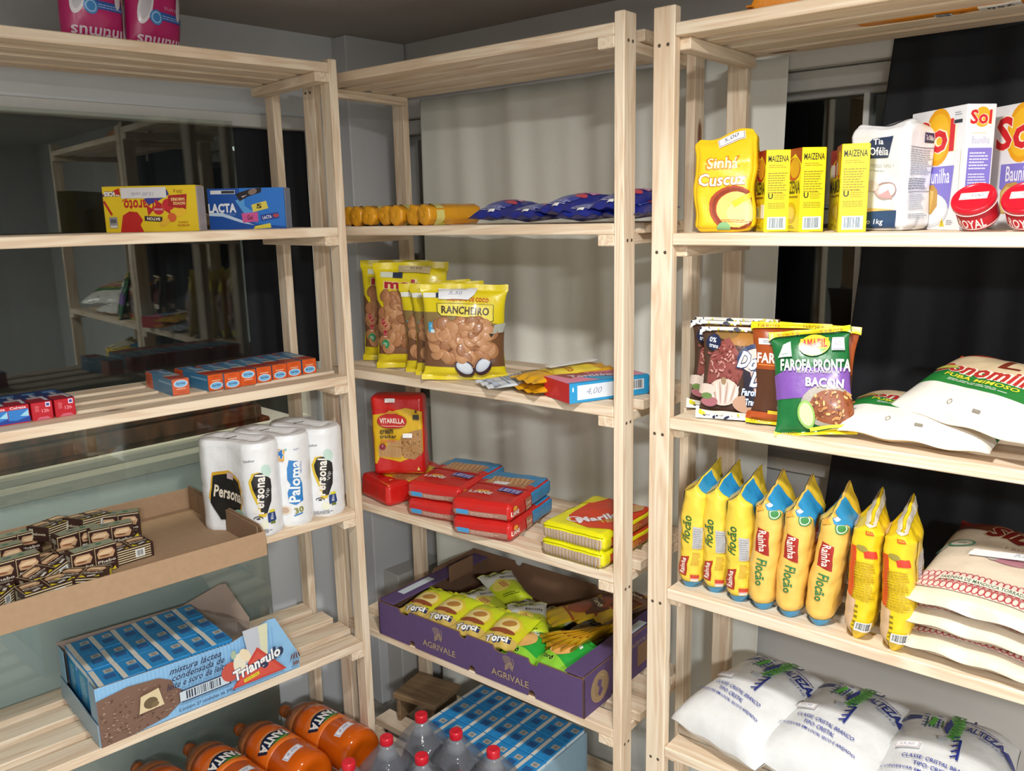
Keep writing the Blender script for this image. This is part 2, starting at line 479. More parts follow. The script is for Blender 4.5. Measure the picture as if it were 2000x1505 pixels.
wallmesh('wall_left', 'WL', -2.6, CL, -1.5, .165, -.565, .24, .14, paint('d8dcde', .6, 'wall'))
wallmesh('wall_back', 'WB', CB-.14, 2.9, CB+.035, 1.25, -.528, .236)
def quadobj(name, pts, mat, thick):
    n = len(pts); m = MB()
    m.add([tuple(p) for p in pts]+[(p[0], p[1], p[2]+thick) for p in pts],
          [tuple(range(n)), tuple(range(2*n-1, n-1, -1))]+[(i, i+n, (i+1) % n+n, (i+1) % n) for i in range(n)], mat)
    return tag(m.obj(name), kind='structure')
c0 = WP('WB', CB, 0, 0); cr_ = WP('WB', 2.9, 0, 0); cl_ = WP('WL', -2.6, 0, 0)
nb = Vector((math.sin(UN['WB'][2]), -math.cos(UN['WB'][2]), 0))
cn_r = cr_+nb*3.4; cn_l = cl_+nb*.9
m_floor, N, L, B = nt('floor_tiles')
B.inputs['Roughness'].default_value = .35
tc = N.new('ShaderNodeTexCoord'); bk = N.new('ShaderNodeTexBrick'); L.new(tc.outputs['Object'], bk.inputs['Vector'])
bk.offset = 0; bk.inputs['Scale'].default_value = 1; bk.inputs['Brick Width'].default_value = .45; bk.inputs['Row Height'].default_value = .45
bk.inputs['Mortar Size'].default_value = .004; bk.inputs['Color1'].default_value = lin('a09a90'); bk.inputs['Color2'].default_value = lin('a8a197'); bk.inputs['Mortar'].default_value = lin('5d5a55')
L.new(bk.outputs[0], B.inputs['Base Color'])
ext = 0.3
pf = [(c0.x-nb.x*ext, c0.y-nb.y*ext), (cr_.x-nb.x*ext, cr_.y-nb.y*ext), (cn_r.x, cn_r.y), (cn_l.x, cn_l.y), (cl_.x-.1, cl_.y+.1)]
quadobj('floor', [(x, y, FLOOR+CAMH-.1) for x, y in pf], m_floor, .1)
quadobj('ceiling', [(x, y, CEIL+CAMH) for x, y in pf], paint('a8a19a', .8, 'wall'), .1)
def simple_wall(name, p, q):
    d = Vector((q.x-p.x, q.y-p.y, 0)); n = Vector((-d.y, d.x, 0)).normalized()*.1
    m = MB(); z0, z1 = 0, CEIL+CAMH
    P = [(p.x,p.y,z0),(q.x,q.y,z0),(q.x,q.y,z1),(p.x,p.y,z1)]
    P += [(x-n.x, y-n.y, z) for x, y, z in P]
    m.add(P, [(3,2,1,0),(4,5,6,7),(0,1,5,4),(2,3,7,6),(1,2,6,5),(3,0,4,7)], WALL)
    return tag(m.obj(name), kind='structure')
simple_wall('wall_right', cn_r, cr_)
simple_wall('wall_near', cn_l, cn_r)
simple_wall('wall_far_left', cl_, cn_l)

def boxobj(name, u, x0, x1, y0, y1, z0, z1, mat, r=.002, kind='structure', parent=None):
    m = MB(); m.rbox(x0, x1, y0, y1, z0, z1, mat, r); o = m.obj(name, parent)
    if not parent: frame_obj(o, u)
    if kind: o['kind'] = kind
    return o
# left window: frame, pane and what lies beyond it
def window(name, u, x0, x1, z0, z1, mull):
    r = empty(name, WP(u, 0, 0, 0), UN[u][2]); r['kind'] = 'structure'
    m = MB()
    for a in ((x0, x1, z1-.022, z1), (x0, x1, z0, z0+.022), (x0, x0+.022, z0+.02, z1-.02), (x1-.022, x1, z0+.02, z1-.02)):
        m.rbox(a[0], a[1], .03, .075, a[2], a[3], FRAME, .002)
    m.obj('window_frame', r)
    for q in mull:
        k = MB(); k.rbox(q-.006, q+.006, .028, .07, z0+.02, z1-.02, card('d5d5d2'), .001); k.obj('mullion', r)
    g = MB(); g.rbox(x0+.02, x1-.02, .05, .054, z0+.02, z1-.02, GLASS, .0005); g.obj('pane', r)
    return r
window('window_1', 'WL', -1.5, .165, -.565, .24, [-.75])
RA = .108                                     # offset of the right unit along the back wall
window('window_2', 'WB', CB+.035, 1.25, -.528, .236, [RA+.168, RA+.75])
DARKSKY = paint('0b0d12', .9, 'card')  # near-black sheets beyond the windows stand in for the dark of night
boxobj('night_backdrop_left', 'WL', -2.4, .6, .9, .95, -1.4, .9, DARKSKY)
boxobj('night_backdrop_back', 'WB', CB-.2, 2.4, .7, .75, -1.4, .9, DARKSKY)
# brown stacked planks outside below the left window
brn, N, L, B = nt('brown_planks'); B.inputs['Roughness'].default_value = .7
tc = N.new('ShaderNodeTexCoord'); mp = N.new('ShaderNodeMapping'); mp.inputs['Scale'].default_value = (14, 14, 5); L.new(tc.outputs['Object'], mp.inputs[0])
n1 = N.new('ShaderNodeTexNoise'); n1.inputs['Scale'].default_value = 2; n1.inputs['Detail'].default_value = 8; L.new(mp.outputs[0], n1.inputs['Vector'])
rp = N.new('ShaderNodeValToRGB'); L.new(n1.outputs['Fac'], rp.inputs[0]); L.new(rp.outputs[0], B.inputs['Base Color'])
rp.color_ramp.elements[0].position = .35; rp.color_ramp.elements[0].color = lin('3a2013'); rp.color_ramp.elements[1].position = .7; rp.color_ramp.elements[1].color = lin('9a5a34')
e = rp.color_ramp.elements.new(.52); e.color = lin('6a3b22')
pk = empty('plank_stack', WP('WL', 0, 0, 0), UN['WL'][2])
tag(pk, 'stack of rough brown boards outside, seen low through the left window', 'boards')
r0 = random.Random(4); y = -.62
for i in range(7):
    h = r0.uniform(.026, .045); m = MB(); m.rbox(-1.5+r0.uniform(0, .1), .07+r0.uniform(-.04, .04), .17+r0.uniform(0, .02), .5, y, y+h, brn, .004); m.obj('board', pk); y += h+.002
area('board_fill_light', WP('WL', -.30, .42, .50), .25, 16.0, (1.0, .86, .7), (0, 0, UN['WL'][2]))  # fill light added outside to brighten the brown boards
boxobj('wall_ledge_outside', 'WL', -1.5, .3, .15, .9, -1.46, -.625, WALL)
# sills and headers
boxobj('trim_1', 'WL', -1.5, .185, -.012, .03, .226, .258, FRAME)
boxobj('trim_2', 'WL', -1.5, .185, -.02, .05, -.588, -.560, FRAME)
boxobj('trim_3', 'WB', CB+.03, 1.25, -.016, .03, .225, .262, FRAME)
boxobj('trim_4', 'WB', CB+.03, 1.25, -.045, .0, .264, .312, paint('d2cfc8', .5, 'card'))
boxobj('trim_5', 'WB', CB+.03, 1.25, -.03, .05, -.550, -.523, FRAME)
# boxed column in the corner, wider at its foot
boxobj('trim_6', 'WL', CL-.20, CL-.0, -.06, .0, FLOOR, CEIL, WALL2, .003)
boxobj('trim_7', 'WL', CL-.17, CL-.0, -.13, -.058, FLOOR, -1.03, paint('bdbab5', .6, 'wall'), .003)

# ---------------------------------------------------------------- curtains
def curtain(name, u, a0, a1, z0, z1, d, amp, freq, mat, seed, lean=(0, 0), wave2=.4, nx=260, nz=50):
    V = []; F = []; r = random.Random(seed); ph = [r.uniform(0, 6.28) for _ in range(8)]
    for j in range(nz+1):
        t = j/nz; z = z0+(z1-z0)*t
        lo = a0+lean[0]*(1-t); hi = a1+lean[1]*(1-t)
        for i in range(nx+1):
            s = i/nx; a = lo+(hi-lo)*s; q = (a1-a0)*s
            w = (math.sin(q*freq+ph[0]+.5*math.sin(z*2.1+ph[1]))*.6 + math.sin(q*freq*1.83+ph[2]+.9*math.sin(z*1.3+ph[3]))*wave2
                 + .35*math.sin(q*freq*.41+ph[4]+z*1.2) + .18*math.sin(q*freq*3.3+ph[5]+z*3))
            k = .55+.45*math.sin(PI*min(1, (1-t)*1.2+.05)/2)
            V.append((a, d+amp*w*k, z+.004*math.sin(q*freq*1.2)*(1-t)))
    for j in range(nz):
        for i in range(nx): F.append([j*(nx+1)+i, j*(nx+1)+i+1, (j+1)*(nx+1)+i+1, (j+1)*(nx+1)+i])
    m = MB(); m.add(V, F, mat, True); o = frame_obj(m.obj(name), u)
    so = o.modifiers.new('t', 'SOLIDIFY'); so.thickness = .0012
    return o
CREAM = paint('e2e2d8', .75, 'cloth'); NAVY = paint('0d1017', .8, 'cloth')
o = curtain('cream_curtain', 'M', -.835, .150, -1.44, .300, .385, .015, 23, CREAM, 5, (0, -.03))
tag(o, 'cream fabric curtain hanging in folds behind the middle shelving unit', 'curtain')
o = curtain('black_curtain', 'WB', .345, 1.30, -.735, .300, -.055, .014, 30, NAVY, 9, (-.09, 0))
tag(o, 'black curtain hanging over the window behind the right shelving unit', 'curtain')
o = curtain('black_curtain', 'WL', -1.35, .150, -.385, .222, -.012, .009, 40, NAVY, 3)
tag(o, 'short black curtain hanging in the left window behind the glass sheet', 'curtain')
# loose sheet of glass leaning flat in front of the left window
m = MB(); m.rbox(-1.25, -.066, -.046, -.041, -1.43, .232, GLASS, .0005)
tag(frame_obj(m.obj('glass_sheet'), 'WL'), 'tall frameless glass sheet standing in front of the left window', 'glass')

# ================================================================ shelving units
SLATS = [(0, .055), (.082, .137), (.163, .218), (.245, .30)]
def board(name, par, u, a0, a1, d0, d1, z0, z1, axis, seed=0):
    """a timber with its grain along its own X"""
    m = MB()
    c = Vector(((a0+a1)/2, (d0+d1)/2, (z0+z1)/2)); l = (a1-a0, d1-d0, z1-z0)
    if axis == 0: dims = l; rot = (0, 0, 0)
    elif axis == 1: dims = (l[1], l[0], l[2]); rot = (0, 0, PI/2)
    else: dims = (l[2], l[1], l[0]); rot = (0, -PI/2, 0)
    m.rbox(-dims[0]/2, dims[0]/2, -dims[1]/2, dims[1]/2, -dims[2]/2, dims[2]/2, PINE, .0016)
    o = m.obj(name, par); o.location = c; o.rotation_euler = rot; return o
def unit(u, a0, a1, wide_l, wide_r, label, top):
    root = empty('shelving_unit', WP(u, 0, 0, 0), UN[u][2]); tag(root, label, 'shelving unit', 'pine shelving units')
    posts = []
    for side, wide in ((0, wide_l), (1, wide_r)):
        wa, wdp = (.040, .020) if wide else (.020, .040)
        x0, x1 = (a0-wa, a0) if side == 0 else (a1, a1+wa)
        for y0, y1 in ((0, wdp), (.30-wdp, .30)):
            board('post', root, u, x0, x1, y0, y1, FLOOR, top, 2); posts.append((x0, x1, y0, y1))
    for k in range(1, 7):
        z = deck(u, k)
        for i, (y0, y1) in enumerate(SLATS if (u, k) != ('R', 1) else [(0, .055), (.080, .134), (.172, .224), (.245, .30)]):
            e0, e1 = (0, 0)
            if i in (1, 2): e0, e1 = (-.012, .012)
            j = (k*7+i*3) % 5*.001
            board('slat', root, u, a0+e0-(j if i in (1, 2) else 0)+.0005, a1+e1-.0005+(j if i in (1, 2) else 0), y0, y1, z-.020, z, 0)
        for side, wide in ((0, wide_l), (1, wide_r)):
            if side == 0: x0, x1 = (a0-.012, a0+.018) if wide else (a0, a0+.034)
            else: x0, x1 = (a1-.018, a1+.012) if wide else (a1-.034, a1)
            y0, y1 = (.0202, .2798) if wide else (.0, .30)
            board('batten', root, u, x0, x1, y0, y1, z-.040, z-.0202, 1)
        # screw heads
        for side, wide in ((0, wide_l), (1, wide_r)):
            for s in (0, 1):
                m = MB()
                if wide:
                    cx = (a0-.028+.016*s) if side == 0 else (a1+.012+.016*s)
                    m.lathe([(0, 0), (.0026, 0), (.0030, .0006), (.0014, .0009), (0, .0004)], card('57493a'), 10, lambda v: Vector((cx+v.x, -v.z-.0001, z-.032+v.y)))
                elif side == 1:
                    m.lathe([(0, 0), (.0026, 0), (.0030, .0006), (.0014, .0009), (0, .0004)], card('57493a'), 10, lambda v: Vector((a1+.0201+v.z, .013+.014*s+v.x, z-.030+v.y)))
                else: continue
                m.obj('screw', root)
    return root
unit('L', -.87, 0, True, False, 'pine shelving unit along the left wall with toothpaste boxes and paper rolls', .332)
unit('M', -.80, 0, True, False, 'pine shelving unit in the middle with cookie bags and crackers', .330)
unit('R', 0, .86, True, False, 'pine shelving unit on the right with flour bags and sugar sacks', .326)

# ================================================================ RIGHT UNIT, shelf 2
def yc(F, **k): return F
def cuscuz():
    w, dp, h = .100, .058, .158
    def ex(p):
        t = min(max((p.z/h-.72)/.28, 0), 1)
        return Vector((p.x*(1+.04*t)+.0022*math.sin(p.z*70), p.y*(1-.82*t)+.0, p.z+.010*t*(p.x/w)*2+.004*math.sin(p.x*90)*t))
    def draw(F):
        f, r = F['front'], F['right']; f.lay = r.lay = .0006
        f.text('Sinhá', .045, .112, .056, .021, 'd98a1a', bold=.12); f.text('Sinhá', .045, .112, .05, .017, 'fff3c4', bold=.02)
        f.text('Cuscuz', .047, .086, .080, .022, 'b8531c', bold=.09); f.text('Cuscuz', .047, .086, .078, .020, 'fff6dc', bold=.04)
        f.ell(.066, .038, .040, .037, 'b0471f'); f.ell(.070, .036, .032, .029, 'f2d27a'); f.ring(.068, .037, .037, .034, .005, '8e3718')
        f.ell(.078, .030, .024, .018, 'f7e09a'); f.rect(.085, .052, .042, .010, 'f5d23a', 20); f.ell(.050, .006, .012, .010, '8bc18a')
        f.lines(.07, .018, .05, .006, 2, 'd9752a', 0, 4)
        r.text('cuscuz', .030, .085, .058, .016, 'a8421d', rot=80, bold=.05, out='fdf3cf')
        r.ell(.03, .052, .012, .012, 'c4562a'); r.barcode(.03, .030, .034, .018); r.lines(.03, .12, .035, .02, 5, 'd28b1c')
        return [lambda o: price(f, o, .060, .147, .042, .015, '5,00', 8, '7d5a46', '3f3f55')]
    o = softpack('cornmeal_bag', w, dp, h, 'f4c81c', draw, (16, 10, 22), rnd=.22, amp=.0026, seed=3, freq=24, extra=ex)
    tag(o, 'squat yellow bag of couscous meal with a price sticker, leftmost on the upper right shelf', 'bag')
    pose(o, 'R', .068, .062, deck('R', 2)+.001, 17); return o
cuscuz()
def maizena():
    def draw(F):
        r, l = F['right'], F['front']          # right = narrow printed side, front = broad face
        r.text('MAIZENA', .020, .116, .033, .010, '2b2411', bold=.03); r.lines(.020, .104, .03, .006, 2, 'a98d10')
        r.lines(.020, .078, .032, .034, 9, '97801a', 0, 2); r.text('U', .009, .057, .008, .009, '3a3413', bold=.06); r.lines(.025, .057, .02, .012, 4, 'a98d10')
        r.lines(.020, .042, .03, .010, 4, '97801a', 0, 6); r.barcode(.020, .014, .030, .020, 0, 'e4ecf0', '4a6275')
        l.poly([(0, .13), (.07, .13), (.07, .105), (.045, .122), (.02, .112), (0, .10)], 'a3261c'); l.ell(.04, .098, .026, .018, 'b5301f'); l.ell(.045, .1, .018, .016, 'e0a61e')
        l.text('MAIZENA', .035, .070, .064, .020, '201c10', bold=.04); l.rect(.035, .055, .05, .003, '8f7a14'); l.rect(.014, .096, .018, .02, 'e8e2d2')
        l.ell(.035, .030, .020, .017, 'd9b516'); l.ell(.035, .030, .014, .010, 'e9cf5e'); l.lines(.035, .008, .04, .006, 2, '97801a')
        F['back'].text('MAIZENA', .035, .070, .064, .020, '201c10', bold=.04)
    return carton('cornstarch_box', .070, .040, .130, 'f3e01e', draw)
mz = maizena()
tag(mz, 'yellow cornstarch box with a barcode, beside the couscous bag', 'box', 'cornstarch boxes')
def place_box(o, a, d, z, deg): pose(o, 'R', a, d, z, deg-90)
place_box(mz, .136, .088, deck('R', 2), 38)
for a, d, dg, lb in ((.193, .080, 44, 'yellow cornstarch box in the middle of the row, turned to show red and yellow front'),
                     (.272, .068, 24, 'yellow cornstarch box standing closest to the shelf edge, beside the white flour bag'),
                     (.160, .165, 44, 'cornstarch box half hidden behind the middle cornstarch box'),
                     (.236, .170, 40, 'cornstarch box half hidden behind the one beside the flour bag')):
    place_box(dup(mz, lb, 'cornstarch boxes'), a, d, deck('R', 2), dg)
mb = MB(); mb.rbox(-.009, .009, -.0006, 0, 0, .022, card('f7f5f2'), .0002)
o = mb.obj('price_sticker', mz); o.location = (.026, -.0205, .022)
def tia():
    w, dp, h = .105, .068, .160
    def ex(p):
        t = min(max((p.z/h-.90)/.10, 0), 1)
        return Vector((p.x*(1-.06*t), p.y*(1-.18*t), p.z+.003*math.sin(p.x*60+p.y*80)*t-.004*t*abs(p.y)/dp))
    def draw(F):
        f, r, t = F['front'], F['right'], F['top']
        f.poly([(0, 0), (.092, 0), (.094, .030), (.05, .029), (0, .022)], '2f4f7c'); f.poly([(0, .022), (.05, .029), (.094, .030), (.05, .034), (0, .029)], 'ecc27a')
        f.text('íquido 1kg', .045, .012, .050, .010, 'f4f6fa', bold=.02)
        f.poly([(.036, .108), (.074, .110), (.080, .140), (.045, .138), (.038, .130)], '2b3a5e')
        f.text('Tia', .055, .133, .017, .009, 'ffffff', bold=.03); f.text('Ofélia', .057, .119, .034, .012, 'ffffff', bold=.03)
        f.text('DE TRIGO TIPO 1', .058, .098, .055, .005, 'b9bfca'); f.lines(.055, .091, .05, .003, 1, 'c4c8d0')
        f.ell(.074, .058, .018, .012, 'dfc6c8'); f.ell(.077, .060, .015, .010, 'f3eeee'); f.ring(.074, .060, .019, .013, .002, 'b79a9e'); f.poly([(.060, .052), (.078, .060), (.086, .046), (.07, .049)], 'd8a8b2'); f.ell(.050, .066, .012, .008, 'e4d6cf')
        r.rect(.047, .135, .020, .014, '2b3a5e'); r.text('Tia Ofélia', .047, .135, .016, .007, 'ffffff', bold=.02)
        r.rect(.034, .121, .05, .001, '6d7482'); r.lines(.034, .100, .05, .038, 12, '99a0ad', 0, 5); r.lines(.034, .068, .052, .018, 5, '7d8492', 0, 8)
        r.rect(.034, .056, .05, .001, '6d7482'); r.lines(.030, .042, .036, .022, 8, 'aeb4bf', 0, 9); r.lines(.034, .022, .045, .008, 3, '8d94a0'); r.lines(.03, .012, .03, .006, 3, '8d94a0', 60)
        t.poly([(.02, .01), (.085, .012), (.07, .05), (.035, .045)], '38415c'); t.ell(.055, .03, .018, .010, 'e8e8ec')
    o = softpack('flour_bag', w, dp, h, 'eeeff2', draw, (18, 12, 24), rnd=.14, amp=.0030, seed=8, freq=24, extra=ex)
    tag(o, 'white paper flour bag with dark blue badge standing before the cake mix boxes', 'bag')
    pose(o, 'R', .312, .124, deck('R', 2)+.001, -22); return o
tia()
def sol():
    def draw(F):
        f, r = F['front'], F['right']
        f.ell(.068, .137, .032, .042, 'f0a81c'); f.ell(.068, .137, .026, .034, 'f6bf2a'); f.text('Sol', .060, .138, .092, .048, 'd8262e', bold=.05, out='fff2d8', ow=.03)
        f.rect(.112, .162, .020, .018, 'e9eaee'); f.lines(.112, .167, .016, .006, 2, '7a7f8c'); f.rect(.112, .156, .018, .005, '2e3340')
        f.poly([(.030, .094), (.110, .094), (.105, .032), (.060, .040), (.030, .06)], '8a7fd6'); f.text('Baunilha', .072, .080, .060, .022, 'f4f3fc', bold=.02)
        f.ell(.058, .030, .046, .026, 'd9dce2'); f.ell(.058, .032, .043, .023, 'f3f4f6')
        f.poly([(.034, .022), (.066, .024), (.078, .036), (.077, .058), (.066, .068), (.045, .066), (.034, .055)], 'c79b52'); f.poly([(.036, .024), (.064, .026), (.068, .058), (.046, .062), (.036, .054)], 'e3c276')
        f.poly([(.086, .006), (.098, .006), (.092, .018)], 'f0d020'); f.text('T', .092, .010, .004, .006, '222222'); f.lines(.11, .012, .016, .008, 3, '9da3ae'); f.rect(.016, .012, .01, .008, 'dcd3f0')
        r.ell(.024, .160, .013, .014, 'f4b525'); r.text('Sol', .022, .160, .034, .020, 'd8262e', bold=.05, out='fff2d8')
        r.text('Baunilha', .024, .128, .028, .010, 'c9cbe6'); r.lines(.024, .138, .028, .003, 1, 'f0e2b0'); r.rect(.024, .087, .038, .060, '8a7fd6')
        r.lines(.024, .099, .032, .026, 6, 'efeefa', 0, 4); r.lines(.024, .072, .032, .020, 5, 'efeefa', 0, 7); r.ring(.022, .045, .006, .008, .001, 'b4b7c4')
        f.rect(.1235, .085, .0006, .06, 'd9d9a8')
    return carton('cake_mix_box', .130, .046, .178, 'f0f0f4', draw)
s1 = sol(); tag(s1, 'white and purple cake mix box just behind the white flour bag', 'box', 'vanilla cake mix boxes'); place_box(s1, .389, .148, deck('R', 2), 48)
s2 = dup(s1, 'white and purple cake mix box cut by the right edge of the picture', 'vanilla cake mix boxes'); place_box(s2, .499, .152, deck('R', 2), 46)
def royal():
    root = empty('baking_powder_tin', (0, 0, 0))
    m = MB(); RED = card('c3182c')
    m.lathe([(0, 0), (.0255, 0), (.0265, .002), (.0265, .024), (.025, .026), (.025, .030)], RED, 36)
    f = Face(m, .16, .04, lambda x, y, off: Vector(((.0266+off)*math.sin((x-.08)/.0266), -(.0266+off)*math.cos((x-.08)/.0266), y)), card, .004)
    f.text('ROYAL', .080, .013, .038, .016, 'f4e9ea', bold=.04); f.rect(.08, .004, .15, .002, 'e8cfcf')
    m.obj('tin_body', root)
    m = MB(); m.lathe([(.0262, .030), (.0285, .0305), (.0288, .037), (.0280, .039), (.0262, .0400), (.0255, .0385), (.020, .0382), (0, .0384)], paint('d3182e', .25, 'card'), 40)
    m.lathe([(.0286, .0298), (.0291, .0302), (.0291, .0312), (.0286, .0314)], card('e9d9d4'), 40)
    l = m.obj('lid', root)
    q = MB(); g = Face(q, .05, .05, lambda x, y, off: Vector((x-.025, y-.025, .0384+off+.0003)), card)
    g.rect(.025, .028, .036, .013, 'f5f4f2', 4); g.rect(.025, .028, .034, .011, '8f6a7c', 4); g.rect(.025, .028, .0328, .0098, 'f7f6f4', 4); g.text('7,00', .028, .028, .018, .005, '58506a', 4, shear=.3)
    q.obj('price_sticker', l)
    return root
ry = royal(); tag(ry, 'small red baking powder tin leaning back at the shelf edge, left of its twin', 'tin', 'baking powder tins')
pose(ry, 'R', .455, .052, deck('R', 2)+.0190, -10, 44)
r2 = dup(ry, 'small red baking powder tin cut by the right edge of the picture', 'baking powder tins')
for ch in list(r2.children):
    if ch.name.startswith('lid'):
        for g in ry.children:
            for k in g.children:
                if not any(c.name.startswith('price') for c in ch.children):
                    e = k.copy(); COL.objects.link(e); e.parent = ch
pose(r2, 'R', .516, .052, deck('R', 2)+.0190, -8, 44)
# support block that keeps the tins tilted is the shelf itself: their back rims touch the boxes

# ---------------------------------------------------------------- top of right unit: orange packets lying flat
def orange_pack(seed):
    pl = Pillow(.035, .31, .026, .0125, sb=.03, st=.03, narrow=0, amp=.0008, seed=seed, n=9, ep=.15)
    mb = MB(); pl.mesh(mb, film('e08a1e'), 18, 26)
    f = pl.face(mb, 1); f.rect(.017, .215, .034, .055, 'e9e4da'); f.text('250', .017, .215, .035, .012, '3b3226', -90, bold=.04); f.text('T', .017, .165, .010, .010, '8c4a1a', -90); f.barcode(.017, .140, .024, .020, 90); f.rect(.017, .265, .034, .012, 'c9601a')
    return mb.obj('orange_packet')
o = orange_pack(2); pose(o, 'R', .225, .1535, deck('R', 1)-.008, -90, -90)
tag(o, 'orange packet on top of the right unit, seen from below between slats', 'packet', 'orange packets on the top shelf')
o = orange_pack(5); pose(o, 'R', .10, .055, deck('R', 1)+.014, -80, -90); 
tag(o, 'orange packet peeking over the front top board of the right unit', 'packet', 'orange packets on the top shelf')

# ================================================================ shelf 3: seasoned flour packets
def fardoce(seed):
    pl = Pillow(.152, .160, .018, .012, sb=.06, st=.06, amp=.003, seed=seed, freq=22)
    r = random.Random(5)
    def draw(f):
        w, h = f.w, f.h
        f.rect(w/2, h*.52, w, h*.86, '4a3226'); f.ell(.12, .150, .05, .025, '7a4c2c'); f.ell(.075, .146, .035, .018, 'a87436'); f.ell(.045, .150, .022, .012, '8d6b3c')
        f.poly([(.01, .062), (.070, .060), (.083, .085), (.072, .115), (.050, .142), (.030, .132), (.014, .11)], '8c4a44')
        for i in range(70): 
            x, y = r.uniform(.014, .075), r.uniform(.066, .128)
            f.ell(x, y, r.uniform(.002, .006), r.uniform(.001, .0025), r.choice(('b87a72', '7a3a34', 'c8948a', '9c5650', '6a2f2a')), r.uniform(0, 180), 7)
        f.ell(.046, .048, .029, .024, 'd8c6b8', 0); 
        for k in range(-4, 5): f.ell(.046+k*.006, .047, .0016, .022-abs(k)*.002, 'b79a90' if k % 2 else 'ede2d8', -k*5)
        f.ell(.046, .068, .005, .007, 'a08464'); f.ell(.088, .030, .024, .014, 'c09a82'); f.ell(.012, .052, .018, .010, 'e0cfc2'); f.ell(.02, .030, .016, .008, 'a86a72'); f.ell(.014, .040, .01, .006, '6e8a4e')
        f.poly([(.080, .12), (.152, .150), (.152, .03), (.092, .025), (.085, .06)], '2a2430'); f.poly([(.090, .112), (.152, .115), (.152, .045), (.108, .040)], 'c9a596')
        f.ell(.108, .108, .038, .024, '26345c'); f.ell(.110, .104, .034, .021, 'd9c2ba')
        f.text('Dona', .104, .101, .062, .028, 'fbfbfb', rot=-10, bold=.06, shear=.2, out='26345c', ow=.07)
        f.text("D", .108, .072, .020, .026, 'fbfbfb', rot=-8, bold=.07, shear=.2, out='26345c', ow=.08)
        f.text('Farofa', .098, .050, .034, .012, 'dfeefa', bold=.05, shear=.15, out='3c6a9c'); f.text('Tradicional', .112, .034, .045, .011, 'dfeefa', bold=.05, shear=.15, out='3c6a9c')
        f.ell(.023, .132, .014, .013, '1d2748'); f.text('0%', .021, .136, .013, .008, 'e8ecf6', bold=.03, rot=-10); f.text('trans', .023, .126, .018, .006, 'e8ecf6', bold=.03, rot=-10)
        for y0, y1 in ((0, .016), (.149, .160)):
            f.rect(w/2, (y0+y1)/2, w, y1-y0, 'ecebe2')
            for i in range(30): f.ell(r.uniform(0, w), r.uniform(y0+.002, y1-.002), r.uniform(.002, .005), r.uniform(.0015, .003), r.choice(('e3dc3c', '23284a', '23284a', 'f4f4ee', 'd9d24a')), r.uniform(0, 180), 8)
    return bag('seasoned_flour_packet', pl, '5a4436', draw)
d1 = fardoce(1); tag(d1, 'brown packet with a garlic bulb picture, foremost of three at the left end', 'packet', 'garlic picture packets')
pose(d1, 'R', .113, .046, deck('R', 3)+.002, 10, -10, -1)
for a, d, y, t, lb in ((.068, .098, 12, -8, 'garlic picture packet in the middle of the three overlapping ones'), (.052, .150, 12, -5, 'rearmost of the three garlic picture packets, by the left post')):
    q = dup(d1, lb, 'garlic picture packets'); pose(q, 'R', a, d, deck('R', 3)+.004, y, t)
